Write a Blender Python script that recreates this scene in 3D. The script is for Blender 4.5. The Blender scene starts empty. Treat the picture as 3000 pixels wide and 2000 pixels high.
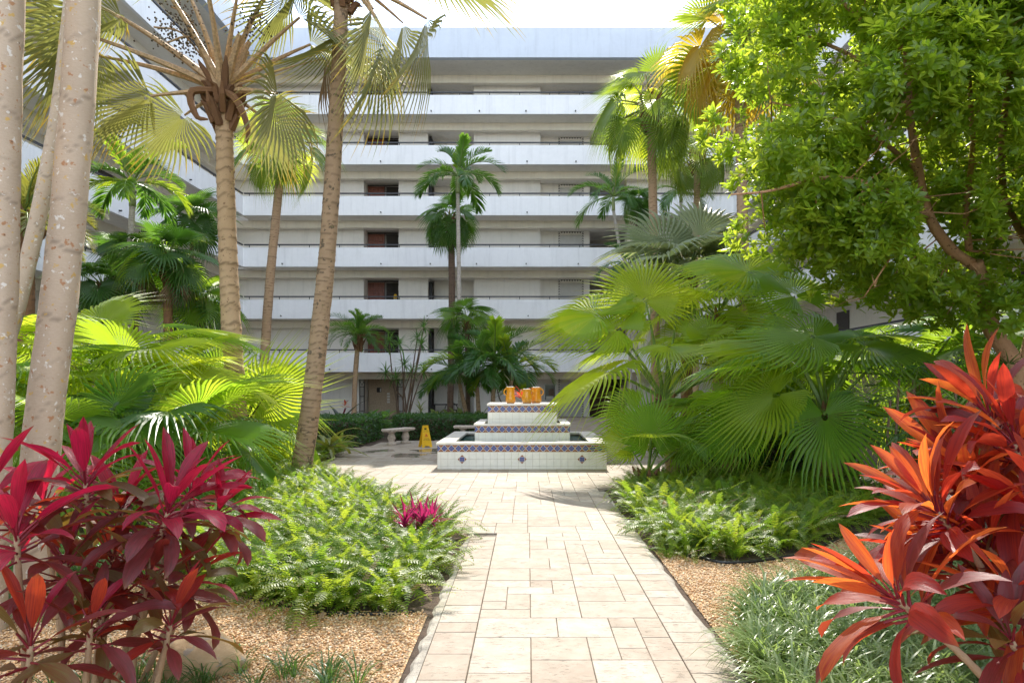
import bpy, bmesh, math, random
import numpy as np
from mathutils import Vector, Matrix, Euler
R = math.radians
random.seed(11)
rng = np.random.default_rng(11)
scene = bpy.context.scene
col = scene.collection

# ------------------------------------------------------------------ camera
CAMH = 1.8
F = 2000.0
cam_d = bpy.data.cameras.new('camera'); cam = bpy.data.objects.new('camera', cam_d); col.objects.link(cam)
cam.location = (0, 0, CAMH); cam.rotation_euler = (R(90), 0, 0)
cam_d.sensor_width = 36; cam_d.lens = 24
cam_d.shift_x = -46/3000; cam_d.shift_y = 130/3000
cam_d.clip_start = 0.05; cam_d.clip_end = 2000
scene.camera = cam

def P(px, py, Y):
    return Vector(((px-1546)*Y/F, Y, CAMH-(py-1130)*Y/F))
def PX(px, Y): return (px-1546)*Y/F
def PZ(py, Y): return CAMH-(py-1130)*Y/F

# ------------------------------------------------------------------ sky, sun, exposure
SUN_EL, SUN_AZ = R(44.5), R(4)
world = bpy.data.worlds.new('World'); scene.world = world; world.use_nodes = True
wn = world.node_tree; wn.nodes.clear()
wo = wn.nodes.new('ShaderNodeOutputWorld'); wb = wn.nodes.new('ShaderNodeBackground')
sky = wn.nodes.new('ShaderNodeTexSky'); sky.sky_type = 'NISHITA'; sky.sun_disc = False
sky.sun_elevation = SUN_EL; sky.sun_rotation = SUN_AZ
sky.air_density = 1.0; sky.dust_density = 0.1; sky.ozone_density = 1.5
wtc = wn.nodes.new('ShaderNodeTexCoord'); wmap = wn.nodes.new('ShaderNodeMapping')
wmap.inputs['Scale'].default_value = (1.0, 1.0, 3.2)
wno = wn.nodes.new('ShaderNodeTexNoise'); wno.inputs['Scale'].default_value = 2.6; wno.inputs['Detail'].default_value = 8
wno.inputs['Roughness'].default_value = 0.62
wr = wn.nodes.new('ShaderNodeValToRGB'); wr.color_ramp.elements[0].position = 0.40; wr.color_ramp.elements[1].position = 0.72; wr.color_ramp.elements[0].color = (0.30, 0.30, 0.30, 1)
wr.color_ramp.elements[1].color = (0.66, 0.66, 0.66, 1)
wm = wn.nodes.new('ShaderNodeMixRGB'); wm.inputs[2].default_value = (6.9, 7.0, 7.2, 1)
wn.links.new(wtc.outputs['Generated'], wmap.inputs[0]); wn.links.new(wmap.outputs[0], wno.inputs['Vector'])
wn.links.new(wno.outputs[0], wr.inputs[0]); wn.links.new(wr.outputs[0], wm.inputs[0])
wn.links.new(sky.outputs[0], wm.inputs[1]); wn.links.new(wm.outputs[0], wb.inputs[0])
wb.inputs[1].default_value = 0.15
wn.links.new(wb.outputs[0], wo.inputs[0])
sun_d = bpy.data.lights.new('sun', 'SUN'); sun = bpy.data.objects.new('sun', sun_d); col.objects.link(sun)
sun_d.energy = 2.2; sun_d.angle = R(0.5); sun_d.color = (1.0, 0.93, 0.82)
sd = Vector((math.sin(SUN_AZ)*math.cos(SUN_EL), math.cos(SUN_AZ)*math.cos(SUN_EL), math.sin(SUN_EL)))
sun.location = (0, 60, 60); sun.rotation_euler = (-sd).to_track_quat('-Z', 'Y').to_euler()
scene.view_settings.view_transform = 'Standard'; scene.view_settings.look = 'None'
scene.view_settings.exposure = 1.75; scene.view_settings.gamma = 1.0; scene.view_settings.use_curve_mapping = False
scene.render.engine = 'CYCLES'
scene.cycles.use_denoising = True
scene.cycles.max_bounces = 10; scene.cycles.diffuse_bounces = 7; scene.cycles.glossy_bounces = 3
scene.cycles.transmission_bounces = 6; scene.cycles.transparent_max_bounces = 6
scene.cycles.sample_clamp_indirect = 6.0
scene.cycles.use_light_tree = False

# ------------------------------------------------------------------ helpers
WM = {}
def link(o, parent=None, M=None):
    col.objects.link(o)
    M = M if M is not None else Matrix.Identity(4)
    WM[o.name] = M
    if parent is not None:
        o.parent = parent; o.matrix_parent_inverse = WM[parent.name].inverted()
    o.matrix_basis = M
    return o
def obj(name, mesh, parent=None, M=None):
    return link(bpy.data.objects.new(name, mesh), parent, M)
def tag(o, label=None, cat=None, group=None, kind=None):
    if label: o['label'] = label
    if cat: o['category'] = cat
    if group: o['group'] = group
    if kind: o['kind'] = kind
    return o
def thing(name, label, cat, loc=(0,0,0), group=None):
    o = bpy.data.objects.new(name, None); o.empty_display_size = 0.2
    link(o, None, Matrix.Translation(Vector(loc)))
    return tag(o, label, cat, group)

class MB:
    """collects vertices and faces of one mesh; 'var' and 'rad' ride along per vertex"""
    def __init__(s): s.v = []; s.f = []; s.var = []; s.rad = []; s.mi = []; s.uv = None
    def add(s, vs, fs, var=0.0, rad=0.0, mi=0):
        b = len(s.v); s.v += [tuple(p) for p in vs]
        s.f += [tuple(i+b for i in f) for f in fs]; s.mi += [mi]*len(fs)
        s.var += [var]*len(vs) if not hasattr(var, '__len__') else list(var)
        s.rad += [rad]*len(vs) if not hasattr(rad, '__len__') else list(rad)
        return s
    def box(s, x0, x1, y0, y1, z0, z1, **k):
        vs = [(x0,y0,z0),(x1,y0,z0),(x1,y1,z0),(x0,y1,z0),(x0,y0,z1),(x1,y0,z1),(x1,y1,z1),(x0,y1,z1)]
        return s.add(vs, [(0,3,2,1),(4,5,6,7),(0,1,5,4),(1,2,6,5),(2,3,7,6),(3,0,4,7)], **k)
    def bbox(s, x0, x1, y0, y1, z0, z1, c=0.004, **k):
        """box with chamfered top edges"""
        vs = [(x0,y0,z0),(x1,y0,z0),(x1,y1,z0),(x0,y1,z0),(x0,y0,z1-c),(x1,y0,z1-c),(x1,y1,z1-c),(x0,y1,z1-c),
              (x0+c,y0+c,z1),(x1-c,y0+c,z1),(x1-c,y1-c,z1),(x0+c,y1-c,z1)]
        fs = [(0,1,5,4),(1,2,6,5),(2,3,7,6),(3,0,4,7),(4,5,9,8),(5,6,10,9),(6,7,11,10),(7,4,8,11),(8,9,10,11)]
        return s.add(vs, fs, **k)
    def tube(s, pts, rad, n=8, cap=True, var=0.0, jit=0.0, mi=0):
        pts = [Vector(p) for p in pts]; m = len(pts)
        if not hasattr(rad, '__len__'): rad = [rad]*m
        vs = []; fs = []
        up = Vector((0.13, 0.31, 0.94))
        for i, p in enumerate(pts):
            t = (pts[min(i+1, m-1)]-pts[max(i-1, 0)]).normalized()
            if abs(t.dot(up)) > 0.95: a = t.cross(Vector((1, 0, 0))).normalized()
            else: a = t.cross(up).normalized()
            if i and a.dot(pa) < 0: a = -a
            if i:
                a = (pa - t*pa.dot(t)).normalized()
            pa = a
            b = t.cross(a)
            for k in range(n):
                q = 2*math.pi*k/n; r = rad[i]*(1+(random.uniform(-jit, jit) if jit else 0))
                vs.append(p+(a*math.cos(q)+b*math.sin(q))*r)
        for i in range(m-1):
            for k in range(n):
                k2 = (k+1) % n
                fs.append((i*n+k, i*n+k2, (i+1)*n+k2, (i+1)*n+k))
        if cap: fs += [tuple(range(n-1, -1, -1)), tuple((m-1)*n+k for k in range(n))]
        return s.add(vs, fs, var=var, mi=mi)
    def lathe(s, c, prof, n=24, var=0.0, mi=0):
        vs = []; fs = []
        for r, z in prof:
            for k in range(n):
                q = 2*math.pi*k/n; vs.append((c[0]+r*math.cos(q), c[1]+r*math.sin(q), c[2]+z))
        m = len(prof)
        for i in range(m-1):
            for k in range(n):
                k2 = (k+1) % n; fs.append((i*n+k, i*n+k2, (i+1)*n+k2, (i+1)*n+k))
        fs += [tuple(range(n-1, -1, -1)), tuple((m-1)*n+k for k in range(n))]
        return s.add(vs, fs, var=var, mi=mi)
    def mesh(s, name, *mats, smooth=False):
        me = bpy.data.meshes.new(name); me.from_pydata(s.v, [], s.f)
        for m in mats: me.materials.append(M_[m] if isinstance(m, str) else m)
        if any(s.var): me.attributes.new('var', 'FLOAT', 'POINT').data.foreach_set('value', s.var)
        if any(s.rad): me.attributes.new('rad', 'FLOAT', 'POINT').data.foreach_set('value', s.rad)
        if len(mats) > 1: me.polygons.foreach_set('material_index', s.mi)
        if s.uv:
            ul = me.uv_layers.new(name='UVMap')
            for li, lp in enumerate(me.loops): ul.data[li].uv = s.uv[lp.vertex_index]
        if smooth: me.polygons.foreach_set('use_smooth', [True]*len(me.polygons))
        me.update(); return me
    def o(s, name, parent, *mats, smooth=False, M=None):
        return obj(name, s.mesh(name, *mats, smooth=smooth), parent, M)

def np_mesh(name, V, T, mat, var=None, rad=None, smooth=False):
    """big triangle mesh from arrays"""
    me = bpy.data.meshes.new(name)
    V = np.asarray(V, np.float32); T = np.asarray(T, np.int32)
    me.vertices.add(len(V)); me.vertices.foreach_set('co', V.ravel())
    me.loops.add(T.size); me.loops.foreach_set('vertex_index', T.ravel())
    me.polygons.add(len(T)); me.polygons.foreach_set('loop_start', np.arange(0, T.size, 3, dtype=np.int32))
    me.polygons.foreach_set('loop_total', np.full(len(T), 3, np.int32))
    if smooth: me.polygons.foreach_set('use_smooth', np.ones(len(T), bool))
    me.materials.append(M_[mat] if isinstance(mat, str) else mat)
    if var is not None: me.attributes.new('var', 'FLOAT', 'POINT').data.foreach_set('value', np.asarray(var, np.float32))
    if rad is not None: me.attributes.new('rad', 'FLOAT', 'POINT').data.foreach_set('value', np.asarray(rad, np.float32))
    me.update(calc_edges=True); return me

def tris(F_):
    T = []
    for f in F_:
        for i in range(1, len(f)-1): T.append((f[0], f[i], f[i+1]))
    return np.array(T, np.int32)

def scatter(name, temps, mats4, which, mat, vars_=None, parent=None):
    """join copies of templates (V, T, rad) under matrices into one mesh"""
    Vs = []; Ts = []; vv = []; rr = []; off = 0
    mats4 = np.asarray(mats4, np.float32)
    which = np.asarray(which)
    for ti, (V, T, rd) in enumerate(temps):
        idx = np.where(which == ti)[0]
        if len(idx) == 0: continue
        Mx = mats4[idx]
        W = np.einsum('nij,vj->nvi', Mx[:, :3, :3], V) + Mx[:, None, :3, 3]
        n = len(idx); nv = len(V)
        Vs.append(W.reshape(-1, 3))
        Ts.append((T[None]+(np.arange(n)*nv)[:, None, None]).reshape(-1, 3)+off); off += n*nv
        vr = np.asarray(vars_)[idx] if vars_ is not None else rng.random(n)
        vv.append(np.repeat(vr, nv)); rr.append(np.tile(rd, n))
    me = np_mesh(name, np.concatenate(Vs), np.concatenate(Ts), mat, np.concatenate(vv), np.concatenate(rr))
    return obj(name, me, parent)

def frame(x, zref, loc, s=1.0):
    """matrix with local X along x and local Z as near to zref as it can be"""
    x = Vector(x).normalized(); z = Vector(zref); z = (z-x*z.dot(x))
    if z.length < 1e-4: z = Vector((0, 1, 0))-x*x.y
    z.normalize(); y = z.cross(x)
    M = Matrix.Identity(4)
    for i in range(3): M[i][0] = x[i]*s; M[i][1] = y[i]*s; M[i][2] = z[i]*s; M[i][3] = loc[i]
    return M
def azel(az, el): return Vector((math.cos(el)*math.cos(az), math.cos(el)*math.sin(az), math.sin(el)))
def inpoly(x, y, poly):
    c = False; j = len(poly)-1
    for i in range(len(poly)):
        xi, yi = poly[i]; xj, yj = poly[j]
        if (yi > y) != (yj > y) and x < (xj-xi)*(y-yi)/(yj-yi)+xi: c = not c
        j = i
    return c
def pts_in(poly, n):
    xs = [p[0] for p in poly]; ys = [p[1] for p in poly]; out = []
    while len(out) < n:
        x = random.uniform(min(xs), max(xs)); y = random.uniform(min(ys), max(ys))
        if inpoly(x, y, poly): out.append((x, y))
    return out

# ------------------------------------------------------------------ materials
M_ = {}
class NT:
    def __init__(s, name):
        s.m = bpy.data.materials.new(name); s.m.use_nodes = True; s.t = s.m.node_tree; s.t.nodes.clear()
        s.out = s.t.nodes.new('ShaderNodeOutputMaterial'); M_[name] = s.m
    def n(s, ty, **kw):
        nd = s.t.nodes.new('ShaderNode'+ty)
        for k, v in kw.items():
            if k.startswith('_'): setattr(nd, k[1:], v)
            else:
                key = int(k[1:]) if k[0] == 'i' and k[1:].isdigit() else k.replace('__', ' ')
                inp = nd.inputs[key]
                if isinstance(v, tuple) and len(v) == 2 and hasattr(v[0], 'bl_idname'): s.t.links.new(v[0].outputs[v[1]], inp)
                elif hasattr(v, 'bl_idname'): s.t.links.new(v.outputs[0], inp)
                elif isinstance(v, tuple) and len(v) == 3 and inp.type == 'RGBA': inp.default_value = (*v, 1)
                else: inp.default_value = v
        return nd
    def math(s, op, a, b=0.0, clamp=False):
        return s.n('Math', _operation=op, _use_clamp=clamp, i0=a, i1=b)
    def mix(s, f, a, b, mode='MIX'):
        return s.n('MixRGB', _blend_type=mode, i0=f, i1=a, i2=b)
    def noise(s, scale, vec=None, detail=4, rough=0.6):
        nd = s.n('TexNoise', Scale=scale, Detail=detail, Roughness=rough)
        if vec is not None: s.t.links.new(vec.outputs[0] if hasattr(vec, 'bl_idname') else vec[0].outputs[vec[1]], nd.inputs['Vector'])
        return nd
    def ramp(s, f, *stops):
        nd = s.n('ValToRGB', i0=f); e = nd.color_ramp.elements
        while len(e) < len(stops): e.new(0.5)
        for k, (p, c) in enumerate(stops):
            e[k].position = p; e[k].color = (*c, 1) if isinstance(c, tuple) else (c, c, c, 1)
        return nd
    def world(s): return (s.n('NewGeometry'), 'Position')
    def bump(s, h, strength=0.3, dist=0.01):
        return s.n('Bump', Height=h, Strength=strength, Distance=dist)
    def finish(s, color, rough=0.7, bump=None, **kw):
        p = s.n('BsdfPrincipled', Base__Color=color, Roughness=rough, **kw)
        if bump is not None: s.t.links.new(bump.outputs[0], p.inputs['Normal'])
        s.t.links.new(p.outputs[0], s.out.inputs[0]); return s.m

def mat_plain(name, c, rough=0.6, var=0.12, scale=6.0, bumps=None, metallic=0.0):
    t = NT(name); w = t.world(); nz = t.noise(scale, w)
    c2 = tuple(x*(1-var*1.6) for x in c); c1 = tuple(min(1, x*(1+var*.6)) for x in c)
    cc = t.ramp(nz, (0.3, c2), (0.7, c1))
    b = None
    if bumps: b = t.bump(t.noise(bumps[0], w, 3), bumps[1], bumps[2])
    return t.finish(cc, rough, b, Metallic=metallic)

def mat_stucco(name, c, scale=22, strength=0.5):
    t = NT(name); w = t.world()
    n1 = t.noise(0.6, w, 5); n2 = t.noise(scale*.5, w, 3, .5); n3 = t.noise(5.0, w, 5, .7)
    a = t.ramp(n1, (0.3, tuple(x*.93 for x in c)), (0.7, c))
    mp = t.n('Mapping', Scale=(1.6, 1.6, 0.12)); t.t.links.new(w[0].outputs[w[1]], mp.inputs[0])
    st = t.ramp(t.noise(2.2, mp, 6, .65), (0.5, 1.0), (0.78, 0.84))
    a = t.mix(0.9, a, st, 'MULTIPLY')
    a = t.mix(0.35, a, t.ramp(n3, (0.35, 0.88), (0.65, 1.0)), 'MULTIPLY')
    return t.finish(a, 0.85, t.bump(n2, strength*.35, 0.006))

def mat_leaf(name, c1, c2, tr1, tr2, tf=0.42, rough=0.42, tip=None, vein=None, spec=0.5, tipat=.86, streak=None):
    """leaf: glossy reflecting face plus light let through; colour differs leaf by leaf"""
    t = NT(name)
    oi = t.n('ObjectInfo'); at = t.n('Attribute', _attribute_name='var'); ra = t.n('Attribute', _attribute_name='rad')
    rnd = t.math('FRACT', t.math('ADD', (oi, 'Random'), (at, 'Fac')))
    tc = t.n('TexCoord'); nz = t.noise(3.0, (tc, 'Object'), 3)
    f = t.math('ADD', t.math('MULTIPLY', rnd, 0.7), t.math('MULTIPLY', nz, 0.3))
    a = t.mix(f, c1, c2); b = t.mix(f, tr1, tr2)
    if vein:
        wv = t.n('TexWave', Scale=vein[0], Distortion=1.0, _bands_direction='Y'); t.t.links.new(tc.outputs['UV'], wv.inputs[0])
        a = t.mix(t.math('MULTIPLY', wv, vein[2]), a, vein[1])
    if streak:
        mp = t.n('Mapping', Scale=(2.0, 60.0, 3.0)); t.t.links.new(tc.outputs['Object'], mp.inputs[0])
        va = t.n('VectorMath', _operation='ADD', i0=mp, i1=t.n('CombineXYZ', i0=t.math('MULTIPLY', rnd, 40.0), i1=0.0, i2=0.0))
        sn = t.ramp(t.noise(1.6, va, 4, .6), (0.44, 0.0), (0.68, streak[2])); a = t.mix(sn, a, streak[0]); b = t.mix(sn, b, streak[1])
        ed = t.ramp(t.noise(7.0, (tc, 'Object'), 4), (0.62, 0.0), (0.72, .6)); a = t.mix(ed, a, (0.10, 0.05, 0.02))
    if tip:
        tm = t.ramp((ra, 'Fac'), (tipat, 0.0), (min(1.0, tipat+.13), 1.0))
        tm = t.math('MULTIPLY', tm, t.ramp(t.math('FRACT', t.math('MULTIPLY', rnd, 7.3)), (0.35, 0.0), (0.75, 0.8)))
        a = t.mix(tm, a, tip); b = t.mix(tm, b, tuple(x*1.1 for x in tip))
    p = t.n('BsdfPrincipled', Base__Color=a, Roughness=rough)
    if streak: t.t.links.new(t.bump(sn, .35, .004).outputs[0], p.inputs['Normal'])
    p.inputs['Specular IOR Level'].default_value = spec
    tl = t.n('BsdfTranslucent', Color=b)
    ms = t.n('MixShader', i0=tf, i1=p, i2=tl)
    t.t.links.new(ms.outputs[0], t.out.inputs[0]); return t.m

mat_stucco('white_stucco', (0.86, 0.86, 0.85))
mat_stucco('fascia_paint', (0.56, 0.60, 0.66))
mat_stucco('cream_stucco', (0.86, 0.79, 0.66), 14, 0.25)
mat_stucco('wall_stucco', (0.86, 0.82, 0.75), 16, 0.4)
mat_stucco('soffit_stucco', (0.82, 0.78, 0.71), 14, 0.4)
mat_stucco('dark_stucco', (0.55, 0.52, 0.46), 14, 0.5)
mat_plain('rail_metal', (0.035, 0.035, 0.04), 0.45)
mat_plain('black_fill', (0.012, 0.012, 0.012), 0.6)
mat_plain('louver_dark', (0.05, 0.04, 0.035), 0.5)
mat_plain('red_box', (0.42, 0.03, 0.03), 0.4)
mat_plain('white_paint', (0.75, 0.75, 0.73), 0.5)
mat_plain('lift_door', (0.55, 0.53, 0.49), 0.5, .06)
mat_plain('glass_dark', (0.10, 0.12, 0.12), 0.15)
mat_plain('tan_stone', (0.50, 0.38, 0.26), 0.8, .2, 14, (60, .5, .01))
mat_plain('paper', (0.72, 0.70, 0.64), 0.7)
mat_plain('poster_dark', (0.16, 0.10, 0.06), 0.6, .4, 20)
mat_plain('grout', (0.52, 0.44, 0.34), 0.9)
mat_plain('marble_cap', (0.72, 0.66, 0.58), 0.35, .1, 5)
mat_plain('joint_sand', (0.20, 0.165, 0.13), 0.95)
mat_plain('concrete_edge', (0.40, 0.36, 0.30), 0.9, .25, 9, (40, .6, .02))
mat_plain('bench_stone', (0.52, 0.43, 0.36), 0.85, .2, 16, (50, .5, .01))
mat_plain('sign_yellow', (0.75, 0.43, 0.01), 0.4, .05)
mat_plain('print_black', (0.02, 0.02, 0.02), 0.5)
mat_plain('print_red', (0.55, 0.05, 0.02), 0.5)
mat_plain('pipe_black', (0.02, 0.02, 0.02), 0.5)
mat_plain('iron_dark', (0.03, 0.02, 0.018), 0.6)
mat_plain('skin', (0.55, 0.30, 0.22), 0.55)
mat_plain('navy_cloth', (0.015, 0.02, 0.04), 0.85)
mat_plain('hair_dark', (0.05, 0.03, 0.02), 0.6)

def m_door():
    t = NT('door_wood'); w = t.world(); mp = t.n('Mapping', Scale=(9, 9, 1.2)); t.t.links.new(w[0].outputs[w[1]], mp.inputs[0])
    nz = t.noise(4, mp, 6); c = t.ramp(nz, (0.3, (0.11, 0.026, 0.014)), (0.7, (0.24, 0.068, 0.032)))
    t.finish(c, 0.4, t.bump(nz, .2, .005))
m_door()
def m_travertine():
    t = NT('travertine'); w = t.world(); oi = t.n('ObjectInfo'); at = t.n('Attribute', _attribute_name='var')
    rnd = t.math('FRACT', t.math('ADD', (oi, 'Random'), (at, 'Fac')))
    base = t.ramp(rnd, (0.0, (0.31, 0.25, 0.19)), (0.3, (0.37, 0.315, 0.25)), (0.65, (0.405, 0.36, 0.30)), (1.0, (0.34, 0.275, 0.215)))
    # each paver is cut from another place of the stone
    sh = t.n('CombineXYZ', i0=t.math('MULTIPLY', rnd, 61.0), i1=t.math('MULTIPLY', rnd, 37.0), i2=0.0)
    va = t.n('VectorMath', _operation='ADD', i0=w, i1=sh)
    cl = t.noise(5.5, va, 6, .65)
    c = t.mix(0.75, base, t.ramp(cl, (0.3, (0.62, 0.52, 0.43)), (0.7, (1.0, 0.99, 0.97))), 'MULTIPLY')
    mp = t.n('Mapping', Scale=(0.5, 1.8, 1)); t.t.links.new(va.outputs[0], mp.inputs[0])
    pit = t.noise(26, mp, 4, .75); msk = t.noise(3.2, va, 2)
    pm = t.math('MULTIPLY', t.ramp(pit, (0.585, 0.0), (0.63, 1.0)), t.ramp(msk, (0.38, 0.0), (0.62, 1.0)))
    c = t.mix(t.math('MULTIPLY', pm, .8), c, (0.13, 0.10, 0.075))
    fine = t.noise(120, va, 2)
    c = t.mix(0.18, c, t.ramp(fine, (0.3, 0.72), (0.7, 1.0)), 'MULTIPLY')
    # standing water left by the mop, beside the yellow sign
    sx = t.n('SeparateXYZ', i0=w)
    dx = t.math('MULTIPLY', t.math('ADD', (sx, 'X'), 3.1), 0.62); dy = t.math('MULTIPLY', t.math('ADD', (sx, 'Y'), -18.0), 0.5)
    dd = t.math('SQRT', t.math('ADD', t.math('MULTIPLY', dx, dx), t.math('MULTIPLY', dy, dy)))
    wn_ = t.noise(0.95, w, 3, .5)
    wet = t.math('MULTIPLY', t.ramp(wn_, (0.50, 0.0), (0.545, 1.0)), t.ramp(dd, (0.75, 1.0), (1.05, 0.0)))
    c = t.mix(t.math('MULTIPLY', wet, .62), c, (0.16, 0.13, 0.10))
    ro = t.math('SUBTRACT', 0.68, t.math('MULTIPLY', wet, 0.62))
    hb = t.math('SUBTRACT', t.math('MULTIPLY', fine, .12), pm)
    b = t.n('Bump', Height=hb, Strength=t.math('SUBTRACT', .55, t.math('MULTIPLY', wet, .5)), Distance=0.006)
    t.finish(c, ro, b)
m_travertine()
def m_soil():
    t = NT('soil'); w = t.world(); n1 = t.noise(14, w, 8, .7); n2 = t.noise(1.2, w, 4)
    c = t.ramp(n1, (0.3, (0.035, 0.022, 0.014)), (0.7, (0.13, 0.085, 0.055)))
    t.finish(c, 0.95, t.bump(n1, .9, .04))
m_soil()
def m_gravel():
    t = NT('gravel_pebble'); at = t.n('Attribute', _attribute_name='var'); w = t.world()
    c = t.ramp((at, 'Fac'), (0.0, (0.48, 0.24, 0.08)), (0.3, (0.62, 0.38, 0.17)), (0.55, (0.70, 0.53, 0.33)), (0.8, (0.50, 0.24, 0.08)), (1.0, (0.76, 0.64, 0.46)))
    t.finish(t.mix(.3, c, t.ramp(t.noise(70, w, 2), (0.3, 0.6), (0.7, 1.0)), 'MULTIPLY'), 0.6)
    t = NT('gravel_bed'); w = t.world(); vo = t.n('TexVoronoi', Scale=55.0); t.t.links.new(w[0].outputs[w[1]], vo.inputs['Vector'])
    sp = t.n('SeparateColor', i0=(vo, 'Color'))
    c = t.ramp((sp, 0), (0.0, (0.42, 0.21, 0.08)), (0.5, (0.60, 0.39, 0.19)), (1.0, (0.68, 0.53, 0.34)))
    c = t.mix(1.0, c, t.ramp((vo, 'Distance'), (0.2, 1.0), (0.75, .35)), 'MULTIPLY')
    t.finish(c, 0.85, t.n('Bump', Height=(vo, 'Distance'), Strength=.8, Distance=.01, _invert=True))
m_gravel()
def m_tiles():
    mat_plain('white_tile', (0.80, 0.76, 0.68), 0.35, .06, 8)
    t = NT('painted_tile'); tc = t.n('TexCoord'); sx = t.n('SeparateXYZ', i0=(tc, 'UV'))
    x = t.math('SUBTRACT', (sx, 'X'), .5); y = t.math('SUBTRACT', (sx, 'Y'), .5)
    ax = t.math('ABSOLUTE', x); ay = t.math('ABSOLUTE', y)
    def ln(a, b): return t.math('SQRT', t.math('ADD', t.math('MULTIPLY', a, a), t.math('MULTIPLY', b, b)))
    d = t.math('MINIMUM', ln(t.math('SUBTRACT', ax, .19), y), ln(x, t.math('SUBTRACT', ay, .19)))
    d = t.math('MINIMUM', d, t.math('ADD', t.math('MAXIMUM', ax, ay), 0.03))
    wv = t.n('TexNoise', Scale=3.0)
    brown = t.mix(wv, (0.20, 0.055, 0.022), (0.30, 0.10, 0.045))
    blue = t.mix(wv, (0.025, 0.035, 0.16), (0.06, 0.08, 0.26))
    r0 = ln(x, y)
    # petals of the flower: eight rays round the middle
    an = t.n('Math', _operation='ARCTAN2', i0=y, i1=x)
    pet = t.math('MULTIPLY', t.math('ADD', t.math('COSINE', t.math('MULTIPLY', an, 8.0)), 1.0), .5)
    pm = t.math('MULTIPLY', t.ramp(r0, (0.04, 0.0), (0.07, 1.0), (0.22, 1.0), (0.27, 0.0)), t.ramp(pet, (0.6, 0.0), (0.75, 1.0)))
    inn = t.mix(t.math('MULTIPLY', pm, .55), blue, (0.30, 0.34, 0.55))
    inn = t.mix(t.ramp(r0, (0.035, 1.0), (0.05, 0.0)), inn, (0.40, 0.10, 0.03))
    c = t.mix(t.ramp(d, (0.255, 1.0), (0.265, 0.0)), brown, (0.72, 0.70, 0.66))
    c = t.mix(t.ramp(d, (0.205, 1.0), (0.215, 0.0)), c, inn)
    edge = t.math('MAXIMUM', ax, ay)
    c = t.mix(t.ramp(edge, (0.468, 0.0), (0.478, 1.0)), c, (0.58, 0.36, 0.22))
    t.finish(c, 0.2)
    t = NT('yellow_glaze'); w = t.world(); nz = t.noise(30, w, 5); sz = t.n('SeparateXYZ', i0=w)
    c = t.ramp(nz, (0.3, (0.55, 0.20, 0.01)), (0.7, (0.72, 0.34, 0.02)))
    ge = t.math('MULTIPLY', t.ramp(nz, (0.5, 0.0), (0.6, .8)), t.ramp(t.math('SUBTRACT', (sz, 'Z'), 1.39), (0.02, 1.0), (0.13, 0.0)))
    c = t.mix(ge, c, (0.30, 0.24, 0.18))
    t.finish(c, 0.22, t.bump(nz, .2, .004))
    t = NT('water'); w = t.world(); nz = t.noise(26, w, 4); n2 = t.noise(9, w, 3)
    p = t.n('BsdfPrincipled', Base__Color=t.ramp(nz, (0.3, (0.012, 0.05, 0.045)), (0.75, (0.05, 0.14, 0.13))), Roughness=0.06, IOR=1.33)
    b = t.bump(nz, .5, .02); t.t.links.new(b.outputs[0], p.inputs['Normal']); t.t.links.new(p.outputs[0], t.out.inputs[0])
m_tiles()
def m_bark(name, c1, c2, spot=None, vscale=40, rough=.85, bumpd=.01, ringd=.6):
    t = NT(name); w = t.world(); at = t.n('Attribute', _attribute_name='var')
    mp = t.n('Mapping', Scale=(1, 1, 2.6)); t.t.links.new(w[0].outputs[w[1]], mp.inputs[0])
    n1 = t.noise(vscale, mp, 6, .7); n2 = t.noise(5, w, 5)
    c = t.mix(n1, c1, c2); c = t.mix(t.math('MULTIPLY', n2, .5), c, tuple(x*.62 for x in c1))
    c = t.mix(t.math('MULTIPLY', (at, 'Fac'), ringd), c, tuple(x*.30 for x in c1))
    if spot:
        for sc, sv, th, amt in spot:
            nn = t.noise(sc, w, 3, .55); c = t.mix(t.ramp(nn, (th, 0.0), (th+.035, amt)), c, sv)
    t.finish(c, rough, t.bump(n1, .5, bumpd))
m_bark('bark_pale', (0.50, 0.37, 0.26), (0.68, 0.55, 0.42), [(17, (0.40, 0.17, 0.06), .64, .8), (13, (0.60, 0.38, 0.10), .64, .85), (21, (0.76, 0.72, 0.66), .63, .8), (34, (0.08, 0.05, 0.04), .72, .9)], 30, ringd=.5)
m_bark('bark_ringed', (0.44, 0.27, 0.14), (0.66, 0.47, 0.29), [(16, (0.14, 0.07, 0.035), .63, .7)], 34, bumpd=.02)
m_bark('bark_mossy', (0.30, 0.18, 0.10), (0.54, 0.38, 0.24), [(7, (0.06, 0.045, 0.03), .60, .75), (11, (0.12, 0.12, 0.03), .66, .6), (45, (0.70, 0.68, 0.62), .74, .8)], 34, bumpd=.02)
m_bark('bark_slim', (0.40, 0.24, 0.14), (0.56, 0.39, 0.25), [(22, (0.10, 0.05, 0.03), .64, .6)], 40)
m_bark('bark_white', (0.42, 0.36, 0.30), (0.62, 0.56, 0.50), [(30, (0.12, 0.10, 0.08), .64, .6)], 40)
m_bark('bark_dark', (0.10, 0.06, 0.04), (0.22, 0.14, 0.09), None, 40)
m_bark('boots', (0.16, 0.07, 0.03), (0.36, 0.19, 0.09), None, 50, bumpd=.03)
m_bark('tree_bark', (0.44, 0.22, 0.11), (0.60, 0.36, 0.21), [(20, (0.07, 0.035, 0.02), .62, .7)], 44, bumpd=.02)
m_bark('cane', (0.30, 0.19, 0.10), (0.46, 0.32, 0.20), None, 30)
m_bark('rock', (0.48, 0.30, 0.13), (0.66, 0.50, 0.32), [(9, (0.30, 0.29, 0.27), .60, .6)], 12, bumpd=.05)
mat_plain('petiole', (0.34, 0.29, 0.09), 0.45, .25)
mat_plain('petiole_tan', (0.54, 0.35, 0.18), 0.55, .3, 20)
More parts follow.
